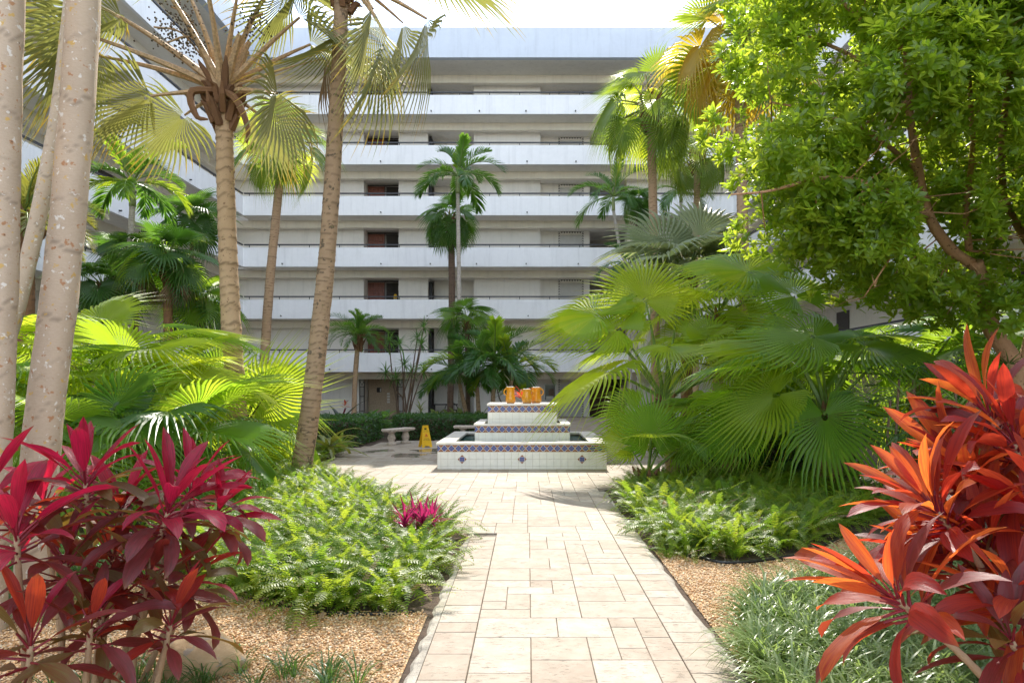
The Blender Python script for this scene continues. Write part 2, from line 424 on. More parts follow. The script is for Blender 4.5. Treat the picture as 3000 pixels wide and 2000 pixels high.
mat_plain('petiole_green', (0.16, 0.24, 0.05), 0.45, .25)
mat_plain('petiole_red', (0.24, 0.015, 0.03), 0.4, .3)
mat_plain('fruit_dark', (0.11, 0.07, 0.025), 0.45, .4)
mat_plain('crownshaft', (0.24, 0.28, 0.10), 0.4, .2)
TAN = (0.55, 0.38, 0.16)
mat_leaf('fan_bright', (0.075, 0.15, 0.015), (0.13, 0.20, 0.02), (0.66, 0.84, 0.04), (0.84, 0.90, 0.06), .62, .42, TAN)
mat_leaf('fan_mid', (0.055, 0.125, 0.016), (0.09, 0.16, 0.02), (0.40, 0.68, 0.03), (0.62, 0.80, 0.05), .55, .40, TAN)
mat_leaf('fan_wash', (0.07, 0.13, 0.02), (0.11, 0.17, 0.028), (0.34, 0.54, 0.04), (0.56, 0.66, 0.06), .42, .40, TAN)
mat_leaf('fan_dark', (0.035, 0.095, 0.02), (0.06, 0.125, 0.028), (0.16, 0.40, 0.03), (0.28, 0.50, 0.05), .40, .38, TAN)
mat_leaf('fan_olive', (0.15, 0.165, 0.07), (0.24, 0.23, 0.10), (0.40, 0.44, 0.10), (0.56, 0.52, 0.12), .34, .5, (0.66, 0.42, 0.04), tipat=.70)
mat_leaf('fan_yellow', (0.28, 0.21, 0.02), (0.36, 0.26, 0.03), (0.85, 0.62, 0.05), (0.92, 0.66, 0.06), .5, .45, TAN)
mat_leaf('fan_silver', (0.16, 0.20, 0.11), (0.23, 0.27, 0.15), (0.36, 0.44, 0.14), (0.46, 0.52, 0.18), .4, .5, TAN)
mat_leaf('fan_dead', (0.26, 0.17, 0.10), (0.32, 0.22, 0.14), (0.36, 0.22, 0.12), (0.42, 0.28, 0.16), .3, .7)
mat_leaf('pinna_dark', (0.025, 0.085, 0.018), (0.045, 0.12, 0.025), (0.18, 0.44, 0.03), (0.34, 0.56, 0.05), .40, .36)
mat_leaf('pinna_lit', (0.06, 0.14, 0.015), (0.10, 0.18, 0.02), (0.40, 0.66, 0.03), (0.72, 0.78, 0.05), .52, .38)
mat_leaf('pinna_olive', (0.09, 0.11, 0.025), (0.15, 0.15, 0.035), (0.36, 0.42, 0.05), (0.52, 0.48, 0.06), .42, .45)
mat_leaf('fern', (0.045, 0.115, 0.014), (0.15, 0.21, 0.022), (0.26, 0.52, 0.03), (0.66, 0.72, 0.06), .50, .45, (0.45, 0.28, 0.08), tipat=.9)
mat_leaf('tree_leaf', (0.075, 0.14, 0.014), (0.14, 0.21, 0.022), (0.42, 0.66, 0.03), (0.76, 0.84, 0.07), .56, .34, spec=.6)
mat_leaf('grass_blade', (0.10, 0.16, 0.05), (0.22, 0.28, 0.13), (0.36, 0.56, 0.10), (0.50, 0.62, 0.18), .40, .34, spec=.6)
mat_leaf('grass_dark', (0.035, 0.085, 0.025), (0.07, 0.14, 0.04), (0.18, 0.38, 0.05), (0.28, 0.48, 0.08), .38, .34)
mat_leaf('hedge_leaf', (0.02, 0.065, 0.018), (0.045, 0.10, 0.026), (0.10, 0.28, 0.03), (0.20, 0.38, 0.05), .34, .34)
mat_leaf('broad_green', (0.03, 0.095, 0.024), (0.06, 0.14, 0.035), (0.18, 0.42, 0.05), (0.30, 0.52, 0.08), .40, .34)
mat_leaf('broad_light', (0.16, 0.22, 0.05), (0.30, 0.34, 0.12), (0.34, 0.48, 0.08), (0.55, 0.58, 0.18), .38, .38)
mat_leaf('bromeliad_dark', (0.02, 0.025, 0.028), (0.05, 0.06, 0.05), (0.10, 0.10, 0.05), (0.2, 0.2, 0.06), .25, .28)
mat_leaf('bromeliad_olive', (0.12, 0.15, 0.02), (0.18, 0.19, 0.03), (0.34, 0.36, 0.04), (0.45, 0.42, 0.05), .3, .3)
mat_leaf('bromeliad_pink', (0.24, 0.01, 0.07), (0.15, 0.015, 0.045), (0.70, 0.03, 0.20), (0.45, 0.04, 0.14), .45, .35)
mat_leaf('cord_pink', (0.34, 0.010, 0.05), (0.24, 0.010, 0.035), (0.85, 0.015, 0.10), (0.85, 0.03, 0.07), .44, .47, streak=((0.12, 0.012, 0.022), (0.5, 0.02, 0.04), .95), tip=(0.20, 0.09, 0.035), tipat=.88)
mat_leaf('cord_maroon', (0.06, 0.018, 0.018), (0.11, 0.024, 0.024), (0.50, 0.05, 0.03), (0.60, 0.11, 0.03), .34, .46, streak=((0.20, 0.03, 0.04), (0.6, 0.06, 0.04), .9), tip=(0.20, 0.09, 0.035), tipat=.88)
mat_leaf('cord_olive', (0.085, 0.065, 0.02), (0.12, 0.045, 0.025), (0.40, 0.26, 0.04), (0.5, 0.2, 0.04), .34, .46, streak=((0.13, 0.12, 0.04), (0.4, 0.3, 0.05), .9), tip=(0.20, 0.09, 0.035), tipat=.88)
mat_leaf('cord_orange', (0.26, 0.035, 0.025), (0.32, 0.055, 0.025), (0.95, 0.14, 0.03), (0.98, 0.30, 0.04), .56, .47, streak=((0.16, 0.02, 0.022), (0.8, 0.07, 0.03), .9), tip=(0.20, 0.09, 0.035), tipat=.88)
mat_leaf('cord_red', (0.17, 0.018, 0.024), (0.22, 0.024, 0.026), (0.85, 0.06, 0.03), (0.92, 0.14, 0.03), .50, .46, streak=((0.09, 0.014, 0.018), (0.6, 0.05, 0.03), .9), tip=(0.20, 0.09, 0.035), tipat=.88)
# ------------------------------------------------------------------ ground, gravel, path
def sheet(name, poly, z, mat):
    mb = MB(); mb.add([(x, y, z) for x, y in poly], [tuple(range(len(poly)))])
    return tag(mb.o(name, None, mat), kind='structure')
sheet('ground', [(-400, -200), (400, -200), (400, 700), (-400, 700)], 0.0, 'soil')
GRAVEL_L = [(-0.78, 1.0), (-0.78, 5.35), (-1.6, 5.3), (-3.1, 6.2), (-4.6, 8.2), (-7.5, 8.6), (-7.5, 1.0)]
GRAVEL_R = [(1.37, 1.0), (1.37, 7.4), (2.0, 6.75), (2.7, 7.0), (3.9, 8.2), (6.5, 8.2), (6.5, 1.0)]
sheet('gravel_ground', GRAVEL_L, 0.010, 'gravel_bed')
sheet('gravel_ground', GRAVEL_R, 0.010, 'gravel_bed')

PLAZA = [(-0.67, 0.5), (-0.67, 8.1), (-2.5, 10.9), (-4.65, 14.2), (-4.9, 19.6), (-4.25, 21.9), (-0.2, 22.6), (0.7, 24), (0.7, 38.9), (5.6, 38.9),
         (5.6, 24), (4.5, 22), (4.4, 14.6), (2.0, 12.7), (1.26, 11.6), (1.26, 0.5)]
path = sheet('path', PLAZA, 0.012, 'joint_sand')
CELL = 0.2
def paver_mesh(w, h):
    mb = MB(); g = 0.0013; mb.bbox(-w/2+g, w/2-g, -h/2+g, h/2-g, 0.0, 0.032, 0.004); return mb.mesh('paver', 'travertine')
PMESH = {}
pavers = []
FX, FY, FW = -0.12, 16.3, 3.585
def blocked(cx, cy):
    return abs(cx-FX) < FW/2-.45 and abs(cy-FY) < FW/2-.45
x_in0, x_in1 = -0.37, 1.0
def fill(x0, x1, y0, y1, keep, jy=0.0):
    nx = int(round((x1-x0)/CELL)); ny = int(round((y1-y0)/CELL)); cw = (x1-x0)/nx
    occ = np.zeros((ny, nx), bool); sizes = [(2, 2), (3, 2), (2, 1), (1, 2), (2, 2), (1, 1), (2, 1), (2, 3)]
    for j in range(ny):
        for i in range(nx):
            if occ[j, i]: continue
            opts = sizes[:]; random.shuffle(opts)
            opts.append((1, 1))
            for a, b in opts:
                if i+a <= nx and j+b <= ny and not occ[j:j+b, i:i+a].any():
                    occ[j:j+b, i:i+a] = True
                    cx = x0+(i+a/2)*cw; cy = y0+(j+b/2)*CELL
                    if keep(cx, cy): pavers.append((cx, cy, a*cw, b*CELL))
                    break
fill(x_in0, x_in1, 1.2, 8.2, lambda x, y: True)
y = 1.2
while y < 8.0:
    h = random.choice([.2, .2, .4, .2, .3]); h = min(h, 8.05-y+.05)
    pavers.append((-0.52, y+h/2, 0.295, h)); y += h
y = 1.2
while y < 11.4:
    h = random.choice([.2, .2, .4, .2, .3]); pavers.append((1.135, y+h/2, 0.265, h)); y += h
PLK = [(-0.67, 8.1), (-2.5, 10.9), (-4.65, 14.2), (-4.9, 19.6), (-4.25, 21.9), (-0.2, 22.6), (0.7, 24), (0.7, 38.9), (5.6, 38.9), (5.6, 24), (4.5, 22), (4.4, 14.6), (2.0, 12.7), (1.3, 11.3), (1.02, 11.3), (1.02, 8.1)]
keep_ = lambda x, y: inpoly(x, y, PLK) and not blocked(x, y)
fill(-5.0, 1.0, 8.2, 11.4, keep_); fill(-5.0, 5.6, 11.4, 38.8, keep_)
pavers.sort(key=lambda p: p[1]-0.02*p[2])
near = [p for p in pavers if p[1] > 3.4][:300]; nearset = set(near)
for p in near:
    k = (round(p[2], 3), round(p[3], 3))
    if k not in PMESH: PMESH[k] = paver_mesh(*k)
    obj('paver', PMESH[k], path, Matrix.Translation((p[0], p[1], random.uniform(.002, .0045))) @ Matrix.Rotation(random.uniform(-.0012, .0012), 4, 'X') @ Matrix.Rotation(random.uniform(-.003, .003), 4, 'Z'))
mb = MB(); g = .0015
for p in pavers:
    if p in nearset: continue
    dz = random.uniform(.002, .0045)
    mb.bbox(p[0]-p[2]/2+g, p[0]+p[2]/2-g, p[1]-p[3]/2+g, p[1]+p[3]/2-g, 0, .032+dz, .004, var=random.random())
tag(mb.o('paver_field', path, 'travertine'), kind='stuff')
# rough concrete haunch along the path, with a wavering outer edge
for sgn, xa, y1_, nm in ((-1, -0.67, 8.1, 'a'), (1, 1.26, 11.5, 'b')):
    mb = MB(); ny = 70; vs = []
    for i in range(ny):
        yy = 1.0+(y1_-1.0)*i/(ny-1); w = .085+random.uniform(-.02, .025)
        vs += [(xa, yy, .030), (xa+sgn*w*.6, yy, .022+random.uniform(-.004, .004)), (xa+sgn*w, yy, -.01)]
    fs = []
    for i in range(ny-1):
        for k in range(2):
            q = (i*3+k, i*3+k+1, (i+1)*3+k+1, (i+1)*3+k); fs.append(q if sgn > 0 else q[::-1])
    mb.add(vs, fs); tag(mb.o('path_edge', None, 'concrete_edge'), kind='structure')

# ------------------------------------------------------------------ fountain
def tile_mesh(w, h, decor=False, uv=None):
    """front tile in the XZ plane facing -Y"""
    mb = MB(); g = .002; c = .0025
    vs = [(-w/2+g, 0, -h/2+g), (w/2-g, 0, -h/2+g), (w/2-g, 0, h/2-g), (-w/2+g, 0, h/2-g)]
    fr = [(-w/2+g+c, -.008, -h/2+g+c), (w/2-g-c, -.008, -h/2+g+c), (w/2-g-c, -.008, h/2-g-c), (-w/2+g+c, -.008, h/2-g-c)]
    md = [(x, -.006, z) for x, y, z in vs]
    fs = []
    for k in range(4):
        k2 = (k+1) % 4; fs += [(k, k2, 4+k2, 4+k), (4+k, 4+k2, 8+k2, 8+k)]
    fs.append((8, 9, 10, 11)); mb.add(vs+md+fr, fs)
    u0, u1 = uv or (0, 1)
    mb.uv = [(u0+(u1-u0)*(x+w/2)/w, (z+h/2)/h) for x, y, z in mb.v]
    return mb.mesh('tile', 'painted_tile' if decor else 'white_tile')
TM = {}
def tmesh(w, h, decor, uv=None):
    k = (round(w, 3), round(h, 3), decor, uv)
    if k not in TM: TM[k] = tile_mesh(round(w, 3), round(h, 3), decor, uv)
    return TM[k]
fo = thing('fountain', 'three tiered square fountain clad in white and blue painted tiles', 'fountain', (FX, FY, 0))
T_ = 0.15
tiers = [(FW, 0.0, 0.594), (2.11, 0.30, 0.954), (1.56, 0.80, 1.396)]
def cap_ring(mb, hw, z0, z1, w, over):
    a = hw+over; b = hw-w
    mb.box(FX-a, FX+a, FY-a, FY-b, z0, z1); mb.box(FX-a, FX+a, FY+b, FY+a, z0, z1)
    mb.box(FX-a, FX-b, FY-b, FY+b, z0, z1); mb.box(FX+b, FX+a, FY-b, FY+b, z0, z1)
for ti, (W_, z0, z1) in enumerate(tiers):
    hw = W_/2; zc = z1-.045
    mb = MB()
    if ti < 2:
        w = .22 if ti == 0 else .12
        for (xa, xb, ya, yb) in ((-hw, hw, -hw, -hw+w), (-hw, hw, hw-w, hw), (-hw, -hw+w, -hw+w, hw-w), (hw-w, hw, -hw+w, hw-w)):
            mb.box(FX+xa, FX+xb, FY+ya, FY+yb, z0, zc)
    else: mb.box(FX-hw, FX+hw, FY-hw, FY+hw, z0, zc)
    tier = mb.o('tier_wall', fo, 'grout')
    mb = MB()
    if ti == 0: cap_ring(mb, hw, zc+.001, z1, .34, .03)
    elif ti == 1: cap_ring(mb, hw, zc+.001, z1, .18, .03)
    else: mb.bbox(FX-hw-.03, FX+hw+.03, FY-hw-.03, FY+hw+.03, zc+.001, z1, .008)
    cp = mb.o('coping', fo, 'marble_cap')
    if ti < 2:
        mb = MB(); q = hw-(.22 if ti == 0 else .12)-.004; zw = z1-.10
        n = 2; mb.box(FX-q, FX+q, FY-q, FY+q, zw-.02, zw); mb.o('water', fo, 'water')
    # tiles of the four faces: front ones singly, the other faces joined
    fr = []
    n = int(round(W_/T_)); full = n-1; e = (W_-full*T_)/2
    cols = [(-hw+e/2, e, (0.5, 1.0) if e < T_*.8 else (0, 1))]+[(-hw+e+T_*(i+.5), T_, (0, 1)) for i in range(full)]+[(hw-e/2, e, (0, .5) if e < T_*.8 else (0, 1))]
    zt = zc; rows = [(zt-T_/2, T_, True)]; zt -= T_
    while zt > z0+.02:
        h = min(T_, zt-z0); rows.append((zt-h/2, h, False)); zt -= h
    other = MB()
    for xc, w, uv in cols:
        for zc_, h, dec in rows:
            me = tmesh(w, h, dec, uv if dec else None)
            obj('painted_tile' if dec else 'white_tile', me, tier, Matrix.Translation((FX+xc, FY-hw-.001, zc_)))
            fr.append((xc, zc_, w, h, dec, uv))
    for rot in (90, 180, 270):
        for dec in (True, False):
            sb = MB(); sb.uv = []
            for xc, zc_, w, h, d, uv in fr:
                if d != dec: continue
                src = tmesh(w, h, d, uv if d else None)
                sb.add([(v.co.x+xc, v.co.y-hw-.001, v.co.z+zc_) for v in src.vertices], [tuple(p.vertices) for p in src.polygons])
                sb.uv += [None]*0
                per = {}
                for lp in src.loops: per[lp.vertex_index] = tuple(src.uv_layers[0].data[lp.index].uv)
                sb.uv += [per[i] for i in range(len(src.vertices))]
            Mt = Matrix.Translation((FX, FY, 0)) @ Matrix.Rotation(R(rot), 4, 'Z')
            tag(obj('tile_cladding', sb.mesh('tile_cladding', 'painted_tile' if dec else 'white_tile'), tier, Mt), kind='stuff')
    if ti == 0:
        for px in (1354, 1529.5, 1705):
            Mt = Matrix.Translation((PX(px, FY-hw), FY-hw-.011, PZ(1344.5, FY-hw))) @ Matrix.Rotation(R(45), 4, 'Y')
            obj('diamond_tile', tmesh(T_*.93, T_*.93, True, (0, 1)), tier, Mt)

def jar(label, px, Y, w, h, handles, seed, grp='glazed yellow jars on the fountain'):
    x = PX(px, Y); t = thing('glazed_jar', label, 'jar', (x, Y, 1.396), grp)
    r = w/2
    if handles == 2: prof = [(r*.70, 0), (r*.86, h*.06), (r*.98, h*.30), (r*1.0, h*.48), (r*.90, h*.66), (r*.84, h*.80), (r*.88, h*.92), (r*1.0, h*.985), (r*.98, h), (r*.80, h*.99), (r*.74, h*.8), (r*.7, h*.5)]
    else: prof = [(r*.72, 0), (r*.92, h*.08), (r*1.0, h*.22), (r*.94, h*.40), (r*.80, h*.56), (r*.78, h*.75), (r*.84, h*.90), (r*.96, h*.97), (r*.96, h), (r*.80, h*.99), (r*.70, h*.8), (r*.6, h*.5)]
    MB().lathe((x, Y, 1.396), prof, 28).o('body', t, 'yellow_glaze', smooth=True)
    sides = (-1, 1) if handles == 2 else (seed,)
    for sg in sides:
        pts = []
        for k in range(9):
            a = R(100-200*k/8); pts.append((x+sg*(r*.80+math.cos(a)*r*.52), Y-.02, 1.396+h*.70+math.sin(a)*h*.20))
        MB().tube(pts, .016, 8).o('handle', t, 'yellow_glaze', smooth=True)
    mb = MB()
    for k in range(26):
        a = random.uniform(0, 6.28); q = r*.72*math.sqrt(random.random())
        c = (x+q*math.cos(a), Y+q*math.sin(a), 1.396+h*.985+random.uniform(0, .012)); s = random.uniform(.012, .022)
        mb.lathe(c, [(s*.3, -s*.7), (s, -.2*s), (s*.8, s*.5), (s*.2, s*.75)], 6)
    tag(mb.o('white_pebbles', t, 'paper'), kind='stuff')
jar('tall narrow yellow glazed jar on the fountain top, apart from the pair', 1496, 15.95, .235, .375, 1, -1)
jar('squat yellow jar with two handles in front of its neighbour', 1544, 15.80, .245, .325, 2, 1)
jar('yellow jar half hidden behind the two handled jar', 1571, 16.15, .255, .365, 1, 1)

# ------------------------------------------------------------------ apartment building
bld = thing('apartment_building', 'white seven storey apartment block with open galleries round the courtyard', 'building', (0, 40, 0))
ZB = [2.56, 5.46, 8.29, 11.09, 13.86, 16.60]; PH = 1.04
YB, YBEAM, YW = 37.2, 38.5, 39.2
XL, XR = -15.5, 11.2
def B(name, mat, *boxes, parent=None):
    mb = MB()
    for b in boxes: mb.box(*b)
    return mb.o(name, parent or bld, mat)
Y0 = -6.0
rail_post = MB().box(-.018, .018, -.018, .018, 0, .15).mesh('rail_post', 'rail_metal')
drain = MB().tube([(0, -.10, 0), (0, .05, 0)], .035, 8).mesh('drain_spout', 'pipe_black')
ZTOP = 19.29
def beam_bot(z): return z-.38
for k, zb in enumerate(ZB):
    zt = zb+PH
    B('balcony_panel', 'white_stucco', (XL, XR, YB, YB+.16, zb, zt))
    B('balcony_panel', 'white_stucco', (XL-.16, XL, Y0, YB+.16, zb, zt))
    B('balcony_panel', 'white_stucco', (XR, XR+.16, Y0, YB+.16, zb, zt))
    # the gallery floors, with their soffits just above the foot of the panels
    B('gallery_slab', 'soffit_stucco', (XL-.16, XR+.16, YB+.16, YW+.02, zb+.012, zb+.20))
    B('gallery_slab', 'soffit_stucco', (XL-2.0, XL-.16, Y0, YB+.16, zb+.012, zb+.20))
    B('gallery_slab', 'soffit_stucco', (XR+.16, XR+2.0, Y0, YB+.16, zb+.012, zb+.20))
    B('beam', 'cream_stucco', (XL-1.5, XR+1.5, YBEAM, YBEAM+.25, beam_bot(zb), zb+.010))
    B('beam', 'cream_stucco', (XL-1.55, XL-1.3, Y0, YBEAM, beam_bot(zb), zb+.010))
    B('beam', 'cream_stucco', (XR+1.3, XR+1.55, Y0, YBEAM, beam_bot(zb), zb+.010))
    B('ceiling', 'soffit_stucco', (XL-2.0, XR+2.0, YBEAM+.26, 46, zb-.26, zb+.009))
    B('ceiling', 'soffit_stucco', (XL-6.0, XL-1.56, Y0, YBEAM+.24, zb-.26, zb+.008))
    B('ceiling', 'soffit_stucco', (XR+1.56, XR+6.0, Y0, YBEAM+.24, zb-.26, zb+.008))
    zr = zt+.135
    rl = B('railing', 'rail_metal', (XL+.02, XR-.02, YB+.045, YB+.115, zr, zr+.065))
    for i in range(17): obj('rail_post', rail_post, rl, Matrix.Translation((-15.2+1.64*i, YB+.08, zt-.005)))
    rl = B('railing', 'rail_metal', (XL-.115, XL-.045, Y0, YB+.1, zr, zr+.065))
    for i in range(14): obj('rail_post', rail_post, rl, Matrix.Translation((XL-.08, 14.2+1.64*i, zt-.005)))
    rl = B('railing', 'rail_metal', (XR+.045, XR+.115, Y0, YB+.1, zr, zr+.065))
    for i in range(14): obj('rail_post', rail_post, rl, Matrix.Translation((XR+.08, 12.2+1.64*i, zt-.005)))
    for i in range(9): obj('drain_spout', drain, bld, Matrix.Translation((-13.4+2.68*i+random.uniform(-.12, .12), YB, zb+.15)))
    for i in range(6): obj('drain_spout', drain, bld, Matrix.Translation((XL, 20.5+2.7*i, zb+.15)) @ Matrix.Rotation(R(90), 4, 'Z'))
# roof
B('roof_fascia', 'fascia_paint', (XL+.8, XR-.8, YB-.8, YB-.5, ZTOP, 20.9))
B('roof_fascia', 'fascia_paint', (XL+.5, XL+.8, Y0, YB-.5, ZTOP, 20.9))
B('roof_fascia', 'fascia_paint', (XR-.8, XR-.5, Y0, YB-.5, ZTOP, 20.9))
B('fascia_band', 'fascia_paint', (XL+.8, XR-.8, YB-.825, YB-.801, ZTOP-.003, 19.92))
B('fascia_band', 'fascia_paint', (XL+.801, XL+.825, Y0, YB-.825, ZTOP-.003, 19.92))
B('roof_slab', 'soffit_stucco', (XL-6, XR+6, YB-.499, 46.2, ZTOP+.012, 20.6))
B('roof_slab', 'soffit_stucco', (XL-6, XL+.499, Y0, YB-.501, ZTOP+.012, 20.6))
B('roof_slab', 'soffit_stucco', (XR-.499, XR+6, Y0, YB-.501, ZTOP+.012, 20.6))
B('beam', 'cream_stucco', (XL-1.5, XR+1.5, YBEAM, YBEAM+.25, 18.88, ZTOP+.010))
B('beam', 'cream_stucco', (XL-1.55, XL-1.3, Y0, YBEAM, 18.88, ZTOP+.010))
B('ceiling', 'soffit_stucco', (XL-2.0, XR+2.0, YBEAM+.26, 46, 19.02, ZTOP+.009))
for q in ((XL-6.2, XR+6.2, 46.3, 46.6, 0, 20.7), (XL-6.4, XL-6.05, Y0, 46.2, 0, 20.7), (XR+6.05, XR+6.4, Y0, 46.2, 0, 20.7)): B('outer_wall', 'wall_stucco', q)

door_slab = MB().box(-.48, .48, -.025, .025, 0, 2.2).mesh('door', 'door_wood')
pm = MB()
pw, ph_ = .235, .36
pm.add([(-pw/2, 0, -ph_/2), (pw/2, 0, -ph_/2), (pw/2, 0, ph_/2), (-pw/2, 0, ph_/2),
        (-pw/2+.02, -.022, -ph_/2+.02), (pw/2-.02, -.022, -ph_/2+.02), (pw/2-.02, -.022, ph_/2-.02), (-pw/2+.02, -.022, ph_/2-.02),
        (-pw/2+.05, -.010, -ph_/2+.05), (pw/2-.05, -.010, -ph_/2+.05), (pw/2-.05, -.010, ph_/2-.05), (-pw/2+.05, -.010, ph_/2-.05)],
       [(0,1,5,4),(1,2,6,5),(2,3,7,6),(3,0,4,7),(4,5,9,8),(5,6,10,9),(6,7,11,10),(7,4,8,11),(8,9,10,11)])
door_panel = pm.mesh('door_panel', 'door_wood')
knob = MB().lathe((0, 0, 0), [(.01, 0), (.03, .02), (.025, .05)], 8).mesh('door_knob', 'rail_metal')
lv = MB(); lv.box(-.38, .38, .02, .03, 0, 2.2)
for i in range(30): lv.add([(-.36, -.02, .05+i*.072), (.36, -.02, .05+i*.072), (.36, .018, .105+i*.072), (-.36, .018, .105+i*.072)], [(0, 1, 2, 3)])
for a, b in ((-.39, -.35), (.35, .39)): lv.box(a, b, -.03, .03, 0, 2.2)
louver = lv.mesh('louver_panel', 'louver_dark')
lantern = MB().box(-.05, .05, -.06, .02, -.14, .14).mesh('wall_lantern', 'white_paint')

def border_mesh(w, h, bw):
    """dark triangles set in a pale band round a lift door"""
    mb = MB(); n = 0
    s = bw
    nz = int(h/s); 
    for side in (-1, 1):
        for i in range(nz):
            z = i*h/nz; x = side*(w/2-bw/2); hh = h/nz
            mb.add([(x-bw*.45, -.012, z+.01), (x+bw*.45, -.012, z+.01), (x, -.012, z+hh*.62)], [(0, 1, 2)])
            mb.add([(x-bw*.30, -.012, z+hh*.70), (x, -.012, z+hh*.95), (x-bw*.45, -.012, z+hh*.95)], [(0, 1, 2)])
            mb.add([(x+bw*.30, -.012, z+hh*.70), (x+bw*.45, -.012, z+hh*.95), (x, -.012, z+hh*.95)], [(0, 1, 2)])
    nx = int((w-2*bw)/s)
    for i in range(nx):
        x = -w/2+bw+(w-2*bw)*(i+.5)/nx; ww = (w-2*bw)/nx
        mb.add([(x-ww*.45, -.012, h-.01), (x, -.012, h-bw*.75), (x+ww*.45, -.012, h-.01)], [(0, 1, 2)])
    return mb
OPN = [(-9.41, -7.41), (-5.73, -3.10), (0.73, 5.70)]
floors = [0.0]+[z+.20 for z in ZB]
ceils = [z-.262 for z in ZB]+[19.018]
for k, (zf, zc) in enumerate(zip(floors, ceils)):
    segs = [(-17.6, OPN[0][0]), (OPN[0][1], OPN[1][0]), (OPN[1][1], OPN[2][0]), (OPN[2][1], 13.3)]
    for i, (a, b) in enumerate(segs): B('gallery_wall', 'wall_stucco', (a, b, YW, YW+.9 if i != 2 else YW+.68, zf+.001, zc))
    top = zf+2.22
    # alcove with the entrance door and its louvred side panel
    if k > 0:
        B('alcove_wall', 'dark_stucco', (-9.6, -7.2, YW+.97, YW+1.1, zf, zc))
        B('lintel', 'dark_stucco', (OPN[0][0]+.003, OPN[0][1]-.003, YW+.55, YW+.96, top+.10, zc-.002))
        B('door_frame', 'louver_dark', (-9.40, -7.43, YW+.90, YW+.955, top+.005, top+.09), (-8.41, -8.36, YW+.90, YW+.955, zf, top))
        d = obj('door', door_slab, bld, Matrix.Translation((-8.90, YW+.93, zf)))
        for a in (-1, 0, 1):
            for b in range(5): obj('door_panel', door_panel, d, Matrix.Translation((-8.90+a*.29, YW+.905, zf+.30+b*.41)))
        obj('door_knob', knob, d, Matrix.Translation((-8.50, YW+.90, zf+1.0)) @ Matrix.Rotation(R(90), 4, 'X'))
        obj('louver_panel', louver, bld, Matrix.Translation((-7.93, YW+.93, zf)))
        obj('wall_lantern', lantern, bld, Matrix.Translation((-7.52, YW+.80, zf+1.85)))
    # passage
    B('alcove_wall', 'wall_stucco', (-5.55, -2.9, YW+1.3, YW+1.45, zf, zc))
    B('side_door', 'black_fill', (-5.72, -5.56, YW+.25, YW+.9, zf, zf+2.15))
    # lift lobby
    B('lobby_wall', 'wall_stucco', (.5, 3.62, YW+.7, YW+1.0, zf, zc))
    dz = min(zc-zf-.02, 2.5)
    B('lift_door', 'lift_door', (1.98, 3.08, YW+.672, YW+.695, zf, zf+dz-.28), (1.90, 1.975, YW+.655, YW+.697, zf, zf+dz-.20), (3.085, 3.16, YW+.655, YW+.697, zf, zf+dz-.20), (1.976, 3.084, YW+.655, YW+.697, zf+dz-.275, zf+dz-.20))
    tag(obj('tile_border', border_mesh(1.52, dz, .14).mesh('tile_border', 'iron_dark'), bld, Matrix.Translation((2.53, YW+.70, zf))), kind='stuff')
    B('corridor_end', 'black_fill' if k == 0 else 'dark_stucco', (3.3, 6.2, 45.6 if k == 0 else YW+3.2, 45.9 if k == 0 else YW+3.3, zf, zc))  # end wall darkened by its colour to stand for the corridor's shade
    # wings: plain gallery walls with dark doors
    B('gallery_wall', 'wall_stucco', (XL-2.3, XL-2.0, Y0, YW, zf+.001, zc)); B('gallery_wall', 'wall_stucco', (XR+2.0, XR+2.3, Y0, YW, zf+.001, zc))
    for yy in (22.2, 27.8, 33.0):
        B('wing_door', 'louver_dark', (XL-2.0, XL-1.96, yy, yy+1.1, zf, zf+2.15)); B('wing_door', 'louver_dark', (XR+1.96, XR+2.0, yy-5, yy-3.9, zf, zf+2.15))
for k in (3, 4): 
    B('alarm_box', 'red_box', (-11.62, -11.48, YW-.06, YW-.001, floors[k]+1.93, floors[k]+2.08))
for k in (1, 3, 5): B('beam_lamp', 'cream_stucco', (-4.55, -4.43, YBEAM-.09, YBEAM-.001, ZB[k]-.30, ZB[k]-.03))
B('smoke_vent', 'soffit_stucco', (-2.2, -1.9, YW-.04, YW-.001, ceils[5]-.16, ceils[5]-.08))
# pots and parcels on the galleries
def gallery_item(name, label, cat, x, y, z, fn):
    t = thing(name, label, cat, (x, y, z)); fn(t, x, y, z); return t

